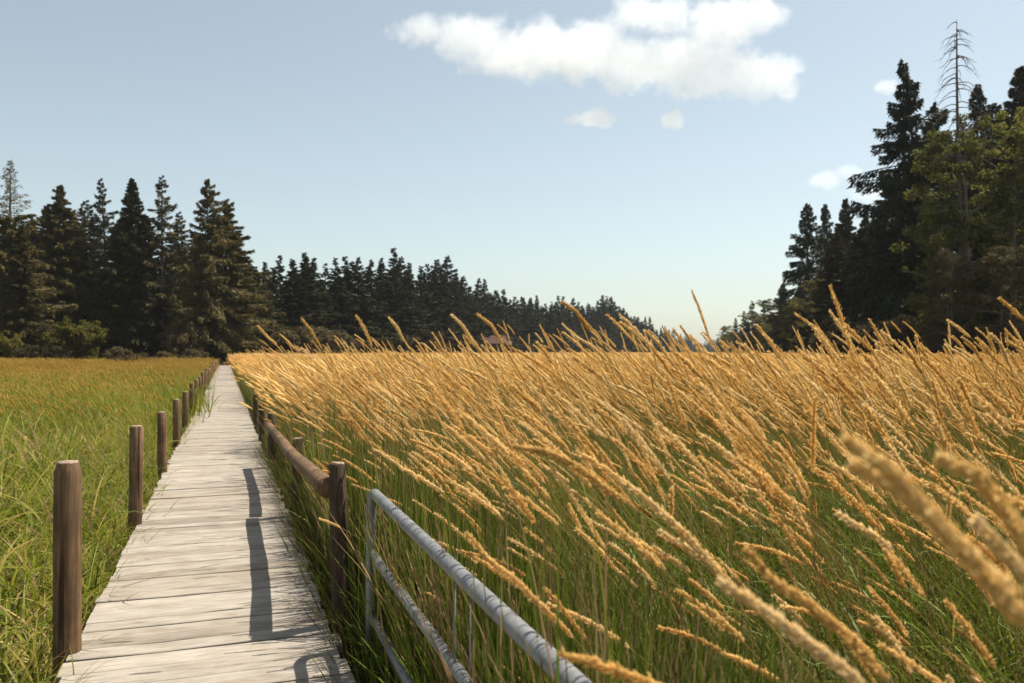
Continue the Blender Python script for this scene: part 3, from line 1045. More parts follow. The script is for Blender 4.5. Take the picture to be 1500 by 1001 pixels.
hero([(522, 463, 3.9), (534, 482, 3.9), (545, 508, 3.9)], 0.0090, "upright golden seed head at the left end of the row before the ridge", None, 320)
hero([(442, 467, 4.4), (455, 484, 4.4), (466, 503, 4.4)], 0.0085, "golden seed head above the field's left shoulder, before the dark trees", None, 320)
hero([(378, 478, 4.8), (392, 494, 4.8), (406, 506, 4.8)], 0.0080, "leftmost golden seed head, leaning over towards the boardwalk", None, 300)
hero([(1165, 460, 3.9), (1200, 484, 3.9), (1225, 515, 3.9)], 0.0085, "golden seed head on the right before the black firs, bent left", None, 320)
hero([(1410, 495, 3.6), (1425, 508, 3.6), (1440, 530, 3.6)], 0.0090, "golden seed head before the russet bush under the bare treetop", None, 320)
hero([(1452, 490, 3.5), (1466, 505, 3.5), (1478, 535, 3.5)], 0.0090, "bushy golden seed head near the right edge, before the woods", None, 360, True)


tuft_c = ground_at(1440, 1.5)
bt = empty("broad_grass", tuft_c)
tag(bt, "bright green broad bladed grass low in the bottom right corner", "grass tuft")
for k in range(9):
    b = Buf()
    blade(b, np.array([rng.normal(0, 0.03), rng.normal(0, 0.03), 0]), -YAW + rng.normal(0.3, 0.9), rng.uniform(1.15, 1.5), rng.uniform(0.012, 0.02), abs(rng.normal(0.1, 0.06)), rng.uniform(0.25, 0.9), 0, 12, rng.normal(0, 0.5))
    b.build("blade", LBLADE, bt)


# ------------------------------------------------------------------ trees
def conifer(H, R, nb, per, seed, base=0.12, droop=0.35, size=0.5, top_sparse=0.0, bare_top=0.0, ragged=0.3, lean=0.0, hang=0.4, one_side=0.0, limb=True, fullness=0.82, dense=2.5):
    """Trunk and crown buffers for a fir: whorled limbs that sag, each hung with small needle sprays."""
    global rng
    keep, rng = rng, np.random.default_rng(seed)
    tb, cb = Buf(), Buf()
    zs = np.linspace(0, 1, 9)
    tp = np.stack([lean * zs ** 2 * H + 0.05 * np.sin(zs * 5), 0.05 * np.cos(zs * 4), zs * H], 1)
    tube(tb, tp, H * 0.0125 * (1 - zs) ** 0.85 + 0.02, 8)
    nb = int(nb * 1.4)
    per = per / 1.25
    for k in range(nb):
        u = (k + rng.random()) / nb
        u = base + (1 - base) * u ** 0.92
        if rng.random() < top_sparse * u:
            continue
        z = u * H
        c = (1 - u)
        L = R * (c ** fullness) * (1 + ragged * rng.normal(0, 0.6)) + 0.12
        if u < base + 0.1:
            L *= rng.uniform(0.5, 0.95)
        L = max(0.22, L)
        az = k * 2.399 + rng.normal(0, 0.35)
        if one_side:
            L *= 1 + one_side * math.cos(az)
        el = 0.5 * u - droop * (1 - u) + rng.normal(0, 0.2)
        n = 6
        s = np.linspace(0, 1, n)
        ang = el - droop * 0.7 * s + 0.35 * s ** 3
        st = L / (n - 1)
        hor = np.concatenate([[0], np.cumsum(np.cos(ang[:-1]) * st)])
        ver = np.concatenate([[0], np.cumsum(np.sin(ang[:-1]) * st)])
        o = np.array([np.interp(u, zs, tp[:, 0]), np.interp(u, zs, tp[:, 1]), z])
        p = np.stack([o[0] + hor * math.cos(az), o[1] + hor * math.sin(az), o[2] + ver], 1)
        if limb:
            tube(cb, p, np.linspace(0.035 + 0.008 * L, 0.008, n), 3, 1, caps=False)
        m = int(per * dense * (0.35 + 0.65 * L / R)) + 4
        if bare_top and u > 1 - bare_top:
            m = int(m * 0.12)
        q = 0.12 + 0.88 * rng.random(m) ** 0.75
        pos = np.stack([np.interp(q, s, p[:, i]) for i in range(3)], 1)
        tang = np.array([math.cos(az), math.sin(az), 0.0])
        side = np.array([-math.sin(az), math.cos(az), 0.0])
        sg = rng.choice([-1, 1], m)[:, None]
        off = (rng.random((m, 1)) ** 1.3) * 0.26 * L * (1.05 - q[:, None])
        pos = pos + side * sg * off
        pos[:, 2] -= rng.random(m) ** 1.5 * (0.12 * L + 0.5) * hang + off[:, 0] * 0.25
        d = unit(tang * rng.uniform(0.3, 1.0, (m, 1)) + side * sg * rng.uniform(0.1, 0.9, (m, 1)) + np.array([0, 0, 1]) * rng.normal(-hang * 0.7, 0.35, (m, 1)))
        ln = size * 0.80 * rng.uniform(0.5, 1.4, (m, 1)) * (0.5 + 0.5 * min(1, L / (R * 0.5)))
        wdir = unit(np.cross(d, unit(np.array([0, 0, 1.0]) + rng.normal(0, 0.5, (m, 3)))))
        w = ln * rng.uniform(0.14, 0.27, (m, 1))
        v = np.stack([pos + wdir * w, pos + d * ln, pos - wdir * w], 1)
        cb.add(v.reshape(-1, 3), np.arange(m * 3).reshape(-1, 3), 0)
    rng = keep
    return tb, cb


def broadleaf(H, W, seed, n_limb=26, leaves=320, size=0.28, trunk_h=0.25, low=0.12, trunks=1, squash=1.0, tight=1.0):
    """Trunk with forking limbs; leaves in uneven clumps round the limb ends."""
    global rng
    keep, rng = rng, np.random.default_rng(seed)
    tb, cb = Buf(), Buf()
    roots = []
    for k in range(trunks):
        a = rng.random() * 6.28
        off = np.array([math.cos(a), math.sin(a), 0]) * (0 if trunks == 1 else rng.uniform(0.1, 0.35) * W * 0.3)
        top = off * 2.0 + np.array([rng.normal(0, 0.04) * W, rng.normal(0, 0.04) * W, H * 0.86])
        s = np.linspace(0, 1, 7)[:, None]
        p = off + (top - off) * s + np.array([1, 0.5, 0]) * 0.15 * np.sin(s * 5)
        tube(tb, p, np.linspace(H * 0.017, 0.03, 7) / (1 if trunks == 1 else 1.4), 7)
        roots.append(p)
    for k in range(n_limb):
        p = roots[k % trunks]
        u = rng.uniform(low + 0.02, 0.97)
        i = u * 6
        i0 = min(int(i), 5)
        o = p[i0] + (p[i0 + 1] - p[i0]) * (i - i0)
        az = rng.random() * 6.28
        prof = math.sin(math.pi * min(1, max(0.0, (u - low) / (1 - low) * 0.78 + 0.16))) ** 0.6
        L = W * 0.5 * prof * rng.uniform(0.55, 1.1)
        el = rng.uniform(-0.05, 0.8)
        s = np.linspace(0, 1, 5)
        q = o + np.stack([np.cos(el) * math.cos(az) * L * s, np.cos(el) * math.sin(az) * L * s, (np.sin(el) * s - 0.12 * s ** 2) * L], 1)
        tube(cb, q, np.linspace(0.03 + 0.012 * L, 0.012, 5), 4, 1, caps=False)
        for cidx in range(rng.integers(4, 7)):
            f = rng.uniform(0.35, 1.05)
            c = o + (q[-1] - o) * f + rng.normal(0, 0.10 * W * 0.5, 3) * np.array([1, 1, 0.8])
            m = int(leaves * rng.uniform(0.5, 1.2) / 5)
            r = (W * rng.uniform(0.05, 0.10) + 0.25) * tight
            dv = unit(rng.normal(0, 1, (m, 3)))
            pos = c + dv * (r * rng.random((m, 1)) ** 0.45) * np.array([1.15, 1.15, 0.62 * squash])
            nrm = unit(dv * 0.5 + np.array([0, 0, 0.8]) + rng.normal(0, 0.5, (m, 3)))
            d = unit(np.cross(nrm, rng.normal(0, 1, (m, 3))))
            e = np.cross(nrm, d)
            sz = size * rng.uniform(0.6, 1.3, (m, 1))
            v = np.stack([pos - d * sz * 0.5, pos + e * sz * 0.33, pos + d * sz * 0.5, pos - e * sz * 0.33], 1)
            cb.add(v.reshape(-1, 3), np.arange(m * 4).reshape(-1, 4), 0)
    rng = keep
    return tb, cb


PH = 22.0
PROTO = {}


def proto(key, bufs, leafmat, barkmat):
    tb, cb = bufs
    PROTO[key] = (tb.mesh("trunk", barkmat), cb.mesh("crown", [leafmat, barkmat], smooth=False))


proto("fir", conifer(PH, 4.8, 165, 180, 1, 0.08, 0.30, 0.44), FIR, BARK)
proto("fir_dense", conifer(PH, 4.4, 210, 220, 2, 0.05, 0.35, 0.44, ragged=0.22), FIR, BARK)
proto("fir_sparse", conifer(PH, 4.6, 105, 120, 3, 0.20, 0.22, 0.42, top_sparse=0.3, ragged=0.5), FIR, PALEBARK)
proto("fir_olive", conifer(PH, 5.2, 190, 215, 4, 0.05, 0.42, 0.44, ragged=0.35), FIR_OLIVE, BARK)
proto("fir_spreading", conifer(PH, 7.6, 135, 230, 5, 0.05, 0.38, 0.48, ragged=0.5, one_side=0.22), FIR_OLIVE, BARK)
proto("fir_thin", conifer(PH, 4.6, 155, 180, 6, 0.06, 0.35, 0.42, bare_top=0.26, ragged=0.38), FIR_OLIVE, PALEBARK)
proto("fir_lean", conifer(PH, 4.4, 125, 130, 7, 0.12, 0.25, 0.42, top_sparse=0.25, ragged=0.55, lean=0.05), FIR, BARK)
proto("cedar", conifer(PH, 5.0, 165, 200, 8, 0.03, 0.50, 0.46, ragged=0.6, hang=0.8, top_sparse=0.35), CEDAR, BARK)
proto("hemlock", conifer(PH, 5.2, 140, 190, 9, 0.04, 0.55, 0.46, ragged=0.45, hang=0.8, top_sparse=0.2), CEDAR, BARK)
for k in range(8):
    proto(f"ridge{k}", conifer(PH, rng.uniform(3.4, 5.5), 110, 90, 20 + k, 0.03, rng.uniform(0.2, 0.42), 0.60, ragged=float(rng.uniform(0.22, 0.5)), limb=False, fullness=float(rng.uniform(0.82, 1.1)), top_sparse=float(rng.uniform(0, 0.3))), RIDGE_FIR, BARK)
proto("maple", broadleaf(PH, 12, 31, 44, 560, 0.30, low=0.14, tight=0.62), MAPLE, PALEBARK)
proto("alder", broadleaf(PH, 11, 32, 40, 480, 0.30, low=0.06, trunks=2, tight=0.7), BUSH, PALEBARK)
proto("russet", broadleaf(PH, 15, 33, 60, 480, 0.36, low=0.01, trunks=3, tight=0.75), RUSSET, PALEBARK)
proto("bush", broadleaf(PH, 26, 34, 40, 380, 1.1, low=0.14, trunks=3), BUSH, PALEBARK)
proto("underbrush", broadleaf(PH, 34, 35, 44, 260, 1.5, low=0.0, trunks=3), RUSSET, PALEBARK)


def tree(key, px, top, zc, label, name="fir_tree", cat="tree", group=None, wide=1.0, rz=None, base=None, z=GZ):
    """Stand a tree of a kind so that it grows at its real place: foot on the ground at depth zc, tip at the photo's height."""
    loc = ground_at(px, zc, z)
    H = (516 - top) * zc / F_PX + CAM_H - z
    o = empty(name, loc, rng.random() * 6.28 if rz is None else rz)
    s = H / PH
    o.scale = (s * wide, s * wide, s)
    tag(o, label, cat, group)
    for nm, me in zip(("trunk", "crown"), PROTO[key]):
        c = bpy.data.objects.new(nm, me)
        COL.objects.link(c)
        c.parent = o
    return o


# left wood, at the end of the boardwalk
LG = "firs of the near wood on the left"
tree("fir_thin", 12, 234, 92, "tall fir at the photo's left edge with a bare thin top", group=LG, wide=1.1)
tree("fir_olive", 30, 330, 88, "olive fir under the thin bare top at the left edge", group=LG, wide=1.0)
tree("fir_olive", 87, 271, 104, "pointed fir second from the left edge, above the round pale bushes", group=LG, wide=1.15)
tree("fir_sparse", 120, 300, 108, "short fir between the pointed one and the leaning thin one", group=LG, wide=1.1)
tree("fir_lean", 158, 262, 106, "thin feathery fir leaning left beside the darkest pointed one", group=LG, rz=math.pi - YAW)
tree("fir_dense", 193, 261, 104, "darkest dense fir with a pointed top in the middle of the left wood", group=LG, wide=1.05)
tree("fir_sparse", 236, 258, 106, "see-through fir with a visible stem right of the darkest one", group=LG, wide=1.15, rz=1.0)
tree("fir_spreading", 303, 262, 100, "tallest spreading fir over the boardwalk's end, broad on its right", group=LG, wide=0.82, rz=0.3)
tree("fir_olive", 330, 298, 104, "fir against the right side of the spreading one, its limbs reaching right", group=LG, wide=1.45, rz=2.0)
tree("fir_spreading", 345, 360, 108, "low broad fir with drooping limbs at the right end of the left wood", group=LG, wide=1.15, rz=-0.6)
BG = "dark firs standing behind the near left wood"
for px_, top_ in ((-60, 300), (-25, 320), (8, 318), (45, 312), (66, 305), (105, 312), (140, 303), (175, 310), (212, 312), (250, 335), (275, 320), (290, 350), (360, 385), (385, 400)):
    k = rng.choice(["fir_dense", "fir", "fir_lean"])
    tree(str(k), px_, top_ + float(rng.normal(0, 5)), float(rng.uniform(116, 128)), "dark fir filling the back of the near left wood", group=BG, wide=1.35)
tree("bush", 112, 470, 86, "round pale olive bush on thin stems at the foot of the left firs", "small_tree", "bush", wide=0.8)
tree("russet", 70, 464, 87, "upright brownish bush left of the round pale one, under the firs", "small_tree", "bush", wide=0.5, rz=1.0)
tree("underbrush", 272, 468, 96, "dim leafy bush under the spreading fir left of the boardwalk's end", "small_tree", "bush", wide=0.55, rz=2.2)
tree("bush", 14, 490, 84, "low bush at the left edge with a pale open patch below it", "small_tree", "bush", wide=0.5, rz=3.2)
for px_ in (-40, 40, 150, 190, 225, 310, 360, 395, 430, 470):
    tree("underbrush", px_, float(rng.uniform(478, 494)), float(rng.uniform(104, 112)), "dark low undergrowth bush in the shade of the left wood", "undergrowth_bush", "bush", "undergrowth bushes along the left wood", wide=1.0)

for px_ in (5, 48, 88, 131, 176, 204, 243, 285):
    zc_ = float(rng.uniform(80, 90))
    hh = float(rng.uniform(1.7, 2.7))
    tree("underbrush", px_, 516 - (hh - 2.0) * F_PX / zc_, zc_, "low ragged bush where the left meadow meets the dark wood", "meadow_bush", "bush", "low bushes on the far edge of the left meadow", wide=0.9)

# ridge of firs running away on the left of the field
sil = np.array([(365, 395, 122), (385, 372, 126), (400, 369, 130), (420, 372, 132), (447, 369, 136), (470, 392, 140), (500, 377, 146), (518, 380, 150), (540, 371, 156), (575, 368, 166), (600, 385, 172), (625, 384, 182), (648, 385, 192), (672, 398, 205), (690, 412, 220), (712, 414, 232), (735, 430, 250), (760, 432, 270), (790, 440, 292), (820, 440, 315), (850, 441, 338), (870, 446, 352), (895, 437, 370), (920, 455, 392), (945, 470, 415), (965, 477, 436), (985, 489, 460), (1000, 502, 500)])


def ridge_label(x):
    if x < 560:
        return "dark fir in the tall near end of the ridge, next to the spreading fir"
    if x < 700:
        return "dark fir in the falling middle of the ridge, left of the small house"
    if x < 860:
        return "dark fir in the level stretch of ridge right of the small house"
    return "small dark fir in the low far end of the ridge by the sky gap"


RG = "firs of the long ridge receding left of the field"
px_ = 366.0
ridge_n = 0
while px_ < 1002:
    z0 = float(np.interp(px_, sil[:, 0], sil[:, 2]))
    t0 = float(np.interp(px_, sil[:, 0], sil[:, 1]))
    tree(f"ridge{int(rng.integers(0, 8))}", px_, t0 + float(rng.normal(1, 7)), z0 * float(rng.uniform(0.97, 1.04)), ridge_label(px_), group=RG, wide=float(rng.uniform(1.25, 1.75)))
    ridge_n += 1
    px_ += 1200 * 4.0 / z0 * float(rng.uniform(0.36, 0.62))
px_ = 372.0
while px_ < 1000:
    z0 = float(np.interp(px_, sil[:, 0], sil[:, 2]))
    t0 = float(np.interp(px_, sil[:, 0], sil[:, 1]))
    t0 = 516 - (516 - t0) * float(rng.uniform(0.82, 0.98))
    tree(f"ridge{int(rng.integers(0, 8))}", px_, t0, z0 * 0.93, ridge_label(px_), group=RG, wide=float(rng.uniform(1.6, 2.1)))
    ridge_n += 1
    px_ += 1200 * 4.0 / z0 * float(rng.uniform(0.5, 0.8))
for k in range(26):
    px_ = 380 + 23.0 * k + float(rng.uniform(-8, 8))
    z0 = float(np.interp(px_, sil[:, 0], sil[:, 2])) * 0.88
    hh = float(rng.uniform(3.0, 5.5))
    tree(str(rng.choice(["bush", "underbrush"])), px_, 516 - (hh - 2.0) * F_PX / z0, z0, "dull olive bush at the foot of the far ridge", "ridge_bush", "bush", "bushes along the foot of the far ridge", wide=0.8)
tree("fir_sparse", 896, 434, 372, "fir standing a head above the far ridge with a tufted top", group=RG, wide=0.8)

# wooded ground rising behind the tree lines
def hill(name, label, line):
    """line: (px, depth, crest height); a rounded bank along it, sloping down on both sides."""
    b = Buf()
    v, f = [], []
    for (px_, z_, h_) in line:
        for (dz, hh) in ((0.0, -0.3), (0.10, 0.6), (0.2, 1.0), (0.35, 0.9), (0.8, -0.3)):
            q = ground_at(px_, z_ * (1 + dz))
            v.append([q.x, q.y, GZ + h_ * hh])
    for i in range(len(line) - 1):
        for k in range(4):
            a = i * 5 + k
            f.append([a, a + 5, a + 6, a + 1])
    b.add(v, f)
    o = b.build(name, FOREST)
    tag(o, label, kind="structure")


FOREST = simple_material("forest_floor", (0.025, 0.027, 0.014), 0.95, 0.4, 0.5)
hill("hill", "dark wooded bank behind the left wood and the far ridge", [(-250, 128, 9), (-80, 128, 10), (150, 128, 11), (330, 130, 10), (450, 150, 10), (575, 180, 14), (672, 225, 14), (760, 300, 14), (850, 380, 17), (895, 410, 17), (945, 470, 13), (985, 520, 7), (1005, 560, 2)])
hill("hill", "dark wooded bank behind the right wood", [(1056, 330, 2), (1085, 240, 7), (1120, 200, 9), (1165, 150, 10), (1215, 130, 14), (1290, 108, 12), (1400, 104, 14), (1520, 102, 14), (1700, 102, 14)])

# small house under the ridge
house = empty("small_house", ground_at(716, 205))
house.rotation_euler = (0, 0, -YAW + 0.15)
tag(house, "small house with a reddish brown roof low under the far ridge", "house")
ROOF = simple_material("roof_shingle", (0.075, 0.040, 0.030), 0.9)
WALLM = simple_material("house_wall", (0.09, 0.07, 0.055), 0.9)
WHITE = simple_material("white_paint", (0.75, 0.74, 0.70), 0.7, 0.05)
GLASS = simple_material("dark_glass", (0.03, 0.035, 0.04), 0.2)
b = Buf(); box(b, (0, 0, 2.1), (8, 5, 4.2)); b.build("wall", WALLM, house, smooth=False)
b = Buf()
b.add([[-4.6, -3.1, 4.1], [4.6, -3.1, 4.1], [4.6, 3.1, 4.1], [-4.6, 3.1, 4.1], [-4.2, 0, 6.2], [4.2, 0, 6.2]], [[0, 1, 5, 4], [2, 3, 4, 5], [3, 2, 1, 0]])
b.f.append((np.array([[1, 2, 5], [3, 0, 4]]), 0))
b.build("roof", ROOF, house, smooth=False)
for wx in (-2.4, 0.2):
    b = Buf(); box(b, (wx, -2.52, 2.6), (1.2, 0.06, 1.1)); b.build("window", GLASS, house, smooth=False)
b = Buf(); box(b, (4.9, -1.5, 4.3), (1.3, 1.2, 0.9)); b.build("porch_panel", WHITE, house, smooth=False)

# right wood
RW = "trees of the near wood on the right"
tree("cedar", 1325, 87, 76, "tall black cedar with a ragged pointed top, left of the bare treetop", "cedar_tree", group=RW, wide=0.98, rz=0.4)
tree("cedar", 1368, 150, 80, "shorter dark conifer pressed against the tall cedar's right side", "cedar_tree", group=RW, wide=1.0, rz=2.0)
tree("hemlock", 1434, 121, 84, "dark fir tip showing just right of the bare treetop", group=RW, wide=0.85)
tree("fir_dense", 1496, 96, 78, "fir cut by the right edge of the photo, near the top corner", group=RW, wide=1.0)
tree("maple", 1416, 118, 66, "yellow green maple with sunlit leaves round the bare trunk", "maple_tree", group=RW, wide=0.85)
tree("maple", 1488, 128, 66, "maple at the right edge with scattered sunlit leaves", "maple_tree", group=RW, wide=0.8, rz=2.5)
tree("maple", 1378, 245, 67, "lower maple with a bright leaf spray in front of the black cedar", "maple_tree", group=RW, wide=0.62, rz=1.2)
tree("russet", 1398, 335, 62, "brownish bush shaped like a cone under the bare treetop", "leafy_bush", "bush", group=RW, wide=0.55)
tree("russet", 1478, 330, 61, "russet leaved tree low at the right edge", "small_tree", "tree", group=RW, wide=0.75, rz=1.4)
tree("hemlock", 1290, 300, 80, "black hemlock filling the gap under the tall cedar's left side", group=RW, wide=1.3)
tree("cedar", 1262, 345, 88, "black low conifer left of the tall cedar, above the golden heads", "cedar_tree", group=RW, wide=1.35, rz=3.0)
tree("hemlock", 1183, 297, 116, "left of three pointed firs, with limbs sweeping out to the left", group=RW, wide=1.05, rz=1.0)
tree("hemlock", 1209, 298, 122, "slim middle fir of the three pointed ones", group=RW, wide=0.8, rz=2.2)
tree("fir_dense", 1240, 291, 118, "right one of the three pointed firs, its foot in shade", group=RW, wide=1.0)
tree("fir_dense", 1268, 318, 105, "dark fir between the three pointed ones and the tall cedar", group=RW, wide=1.3, rz=1.0)
tree("alder", 1200, 395, 104, "round pale olive broadleaf tree below the three pointed firs", "alder_tree", group=RW, wide=1.0)
tree("alder", 1165, 432, 112, "low olive tree left of the round pale one", "alder_tree", group=RW, wide=1.05, rz=2.0)
tree("fir", 1148, 415, 150, "small dark fir left of the three pointed ones, on the slope of treetops", group=RW, wide=1.4)
FRG = "small trees stepping down on the right of the valley"
for px_, top_, z0 in ((1132, 428, 165), (1118, 446, 180), (1102, 441, 200), (1090, 456, 215), (1078, 466, 240), (1066, 472, 265), (1058, 486, 300), (1140, 450, 150), (1110, 462, 175), (1085, 478, 210), (1070, 482, 235), (1096, 470, 190), (1124, 455, 160), (1052, 494, 320), (1062, 490, 260), (1078, 488, 205), (1104, 478, 168), (1130, 470, 140)):
    k = rng.choice(["ridge0", "ridge2", "alder", "ridge4"])
    tree(str(k), px_, top_, z0, "small dark tree where the right wood steps down into the valley", group=FRG, wide=1.45)
RB = "dark firs standing behind the near right wood"
for px_, top_ in ((1225, 340), (1255, 345), (1285, 330), (1310, 250), (1345, 225), (1385, 190), (1410, 195), (1455, 150), (1475, 160), (1520, 160), (1560, 170), (1600, 150), (1640, 170)):
    k = rng.choice(["fir_dense", "hemlock", "cedar"])
    tree(str(k), px_, top_, float(rng.uniform(88, 100)), "dark conifer filling the back of the near right wood", group=RB, wide=1.4)
for px_ in (1235, 1275, 1310, 1345, 1440, 1500, 1550):
    tree("underbrush", px_, float(rng.uniform(455, 480)), float(rng.uniform(64, 72)), "dark low undergrowth bush at the foot of the right wood", "undergrowth_bush", "bush", "undergrowth bushes along the right wood", wide=0.75)
tree("maple", 1550, 120, 68, "leafy tree just beyond the right edge of the wood", "maple_tree", group=RW, wide=0.9, rz=0.7)

# bare dead treetop
sz = 66
snag_h = (516 - 28) * sz / F_PX + CAM_H - GZ
snag = empty("dead_tree", ground_at(1409, sz))
tag(snag, "tall dead tree with a bare top and drooping twigs above the right wood", "tree", RW)
zs = np.linspace(0, 1, 12)
b = Buf()
tp = np.stack([-0.25 * zs + 0.12 * np.sin(zs * 6), 0 * zs, zs * snag_h], 1)
tube(b, tp, 0.24 * (1 - zs) ** 0.8 + 0.025, 8)
b.build("trunk", DEADWOOD, snag)
for k in range(84):
    b = Buf()
    u = 0.45 + 0.55 * rng.random() ** 0.75 * 0.998
    az = rng.random() * 6.28
    L = rng.uniform(0.7, 1.0) * (0.5 + 3.0 * (1 - u) ** 0.5) * (1.15 if u > 0.6 else 0.8)
    s = np.linspace(0, 1, 7)
    up0 = rng.uniform(0.0, 0.5)
    o_ = np.array([np.interp(u, zs, tp[:, i]) for i in range(3)])
    q = o_ + np.stack([math.cos(az) * L * s, math.sin(az) * L * s, L * (up0 * s - (0.35 + up0 + rng.uniform(0, 0.5)) * s ** 2)], 1) + rng.normal(0, 0.02, (7, 3))
    tube(b, q, np.linspace(0.045, 0.010, 7), 4, 0, caps=False)
    for _ in range(rng.integers(1, 4)):
        i = rng.integers(2, 6)
        d = unit(np.array([math.cos(az) + rng.normal(0, 0.7), math.sin(az) + rng.normal(0, 0.7), -rng.uniform(0.2, 1.0)]))
        tube(b, np.stack([q[i], q[i] + d * 0.25, q[i] + d * rng.uniform(0.3, 0.7) + np.array([0, 0, -0.1])]), [0.014, 0.011, 0.006], 3, 0, caps=False)
    b.build("branch", DEADWOOD, snag)

# far bluish wood closing the valley
fw = Buf()
for k in range(90):
    px_ = float(rng.uniform(975, 1090))
    zc_ = float(rng.uniform(820, 980))
    top_ = 500 + 4 * math.sin(px_ * 0.13) + float(rng.normal(0, 3))
    o_ = np.array(ground_at(px_, zc_))
    H = (516 - top_) * zc_ / F_PX + CAM_H - GZ
    _t, c_ = conifer(H, H * 0.2, 26, 12, 500 + k, 0.02, 0.3, 1.7, limb=False)
    for vv, (ff, ss) in zip(c_.v, c_.f):
        fw.add(vv + o_, ff - ff.min(), 0)
tag(fw.build("far_wood", [RIDGE_FIR, BARK], smooth=False), "far bluish wood closing the valley between the two tree lines", kind="stuff")

# thin summer haze over the whole valley
hz = Buf()
box(hz, (0, 300, (GZ - 1 + 48) / 2), (3000, 3000, 48 - GZ + 1))
HAZE = Mat("haze_air")
pv = HAZE.n("ShaderNodeVolumePrincipled")
pv.inputs["Color"].default_value = (0.86, 0.92, 1.0, 1)
pv.inputs["Density"].default_value = 0.00011
pv.inputs["Anisotropy"].default_value = 0.3
HAZE.l(pv.outputs[0], HAZE.out.inputs["Volume"])
tag(hz.build("haze", HAZE.m, smooth=False), "thin bluish haze lying over the valley", kind="stuff")

# loose grass blades fallen on the planks
for k, (px_, py_, a) in enumerate(((315, 742, 0.2), (213, 793, 2.7), (218, 795, 2.2), (270, 697, 0.1), (257, 689, 0.2), (250, 781, 0.3), (128, 992, 1.4))):
    zc_ = CAM_H * F_PX / (py_ - 516)
    p = pix(px_, py_, zc_)
    b = Buf()
    L = 0.10
    s = np.linspace(-0.5, 0.5, 5)
    ribbon(b, np.stack([s * L, 0.02 * np.sin(s * 3), 0.006 + 0.006 * np.cos(s * 3)], 1), 0.006 * (1 - (2 * np.abs(s)) ** 3) + 0.0005, (0, 0, 1), 0)
    o = b.build("fallen_straw", BLADE)
    o.location = (p.x, p.y, 0.004)
    o.rotation_euler = (0, 0, math.pi / 2 + a)
    tag(o, "loose green grass blade lying on the pale planks", "straw", "loose grass blades on the planks")


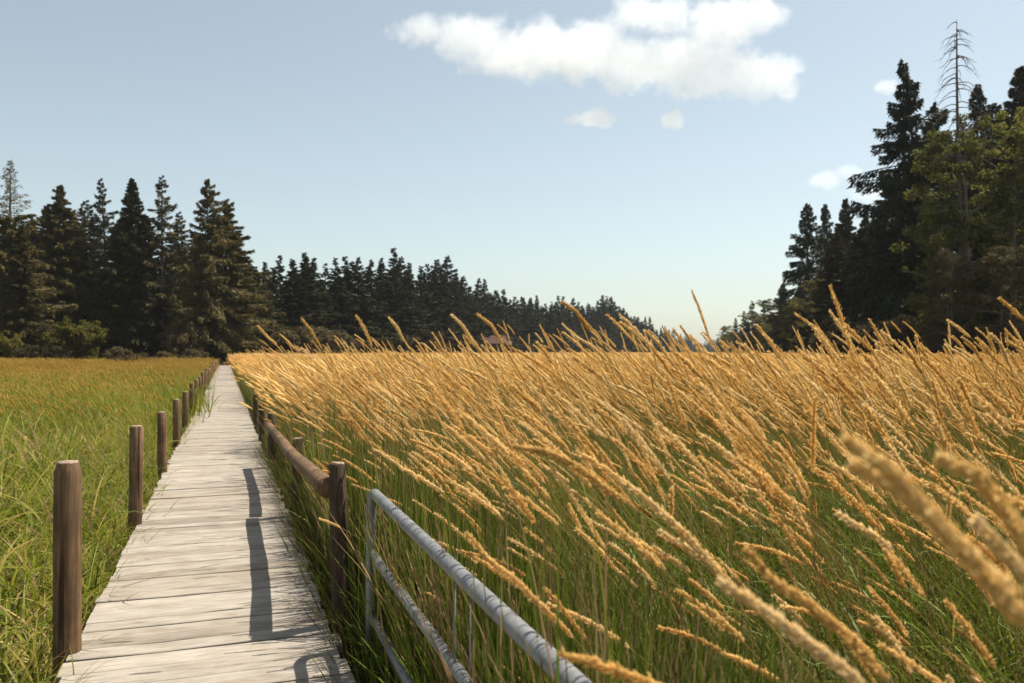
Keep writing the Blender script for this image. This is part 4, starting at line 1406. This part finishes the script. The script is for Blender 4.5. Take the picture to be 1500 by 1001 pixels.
# ------------------------------------------------------------------ clouds: drifting volumes beyond the trees
def cloud_material(name, blobs, noise_scale, dens, seed):
    """Density from a union of soft ellipsoids (in local metres) eaten into by noise."""
    m = Mat(name)
    tc = m.n("ShaderNodeTexCoord")
    base = tc.outputs["Object"]
    nz = m.n("ShaderNodeTexNoise", noise_dimensions='4D')
    nz.inputs["W"].default_value = seed
    nz.inputs["Scale"].default_value = noise_scale
    nz.inputs["Detail"].default_value = 7
    nz.inputs["Roughness"].default_value = 0.64
    m.l(base, nz.inputs["Vector"])
    n_fac = nz.outputs["Fac"]
    total = None
    for (c, r) in blobs:
        sub = m.n("ShaderNodeVectorMath", operation='SUBTRACT'); m.l(base, sub.inputs[0]); sub.inputs[1].default_value = c
        div = m.n("ShaderNodeVectorMath", operation='DIVIDE'); m.l(sub.outputs[0], div.inputs[0]); div.inputs[1].default_value = r
        ln = m.n("ShaderNodeVectorMath", operation='LENGTH'); m.l(div.outputs[0], ln.inputs[0])
        v = m.math('SUBTRACT', 1.0, ln.outputs["Value"])
        total = v if total is None else m.math('SMOOTH_MAX', total, v, 0.15)
    f = m.math('ADD', total, m.math('MULTIPLY', m.math('SUBTRACT', n_fac, 0.5), 2.1))
    mr = m.n("ShaderNodeMapRange", interpolation_type='SMOOTHSTEP')
    mr.inputs["From Min"].default_value = 0.14
    mr.inputs["From Max"].default_value = 0.48
    mr.inputs["To Max"].default_value = dens
    m.l(f, mr.inputs["Value"])
    vs = m.n("ShaderNodeVolumeScatter")
    vs.inputs["Color"].default_value = (0.985, 0.985, 0.985, 1)
    vs.inputs["Anisotropy"].default_value = 0.35
    m.l(mr.outputs[0], vs.inputs["Density"])
    m.l(vs.outputs[0], m.out.inputs["Volume"])
    return m.m


CZ = 2600.0


def cloud(name, label, px0, py0, blobs_px, seed, depth=0.8, dens=0.009, ns=None):
    """blobs in photo pixels: (x, y, rx, ry); real size at its distance; each as deep as it is tall, or deeper."""
    c = pix(px0, py0, CZ)
    k = CZ / F_PX
    blobs, lo, hi = [], np.full(3, 1e9), np.full(3, -1e9)
    for (x, y_, rx, ry) in blobs_px:
        ctr = np.array([(x - px0) * k, 0.0, (py0 - y_) * k])
        r = np.array([rx * k * 1.25, max(rx * 0.5, ry) * k * depth * 1.25, ry * k * 1.25])
        blobs.append((tuple(ctr), tuple(r)))
        lo = np.minimum(lo, ctr - r * 1.15)
        hi = np.maximum(hi, ctr + r * 1.15)
    b = Buf()
    box(b, (lo + hi) / 2, hi - lo)
    o = b.build(name, cloud_material(name, blobs, ns or 1 / (45 * k), dens, seed), smooth=False)
    o.location = c
    o.rotation_euler = (0, 0, -YAW)
    tag(o, label, "cloud", "white clouds in the pale sky")
    return o


cloud("cloud", "largest white cloud, long and ragged, high in the middle of the sky", 880, 75,
      [(625, 45, 50, 26), (690, 55, 75, 34), (780, 75, 90, 46), (850, 80, 80, 48), (935, 90, 85, 42), (1010, 95, 80, 45), (1090, 110, 75, 38), (1130, 115, 45, 34), (960, 22, 70, 32), (1060, 28, 65, 36), (1115, 22, 40, 28)], 1.0)
cloud("cloud", "small flat white cloud below the largest one", 868, 174, [(868, 174, 40, 14)], 5.0, dens=0.017, ns=1 / 60)
cloud("cloud", "smallest round white puff right of the small flat cloud", 981, 177, [(981, 177, 21, 16)], 9.0, dens=0.02, ns=1 / 50)
cloud("cloud", "low white cloud beside the tall cedar, over the three pointed firs", 1200, 265, [(1200, 265, 32, 14), (1248, 252, 22, 12), (1270, 285, 28, 16)], 13.0, dens=0.010)
cloud("cloud", "faint white cloud between the tall cedar and the bare treetop", 1292, 128, [(1292, 128, 24, 12)], 17.0, dens=0.012, ns=1 / 60)
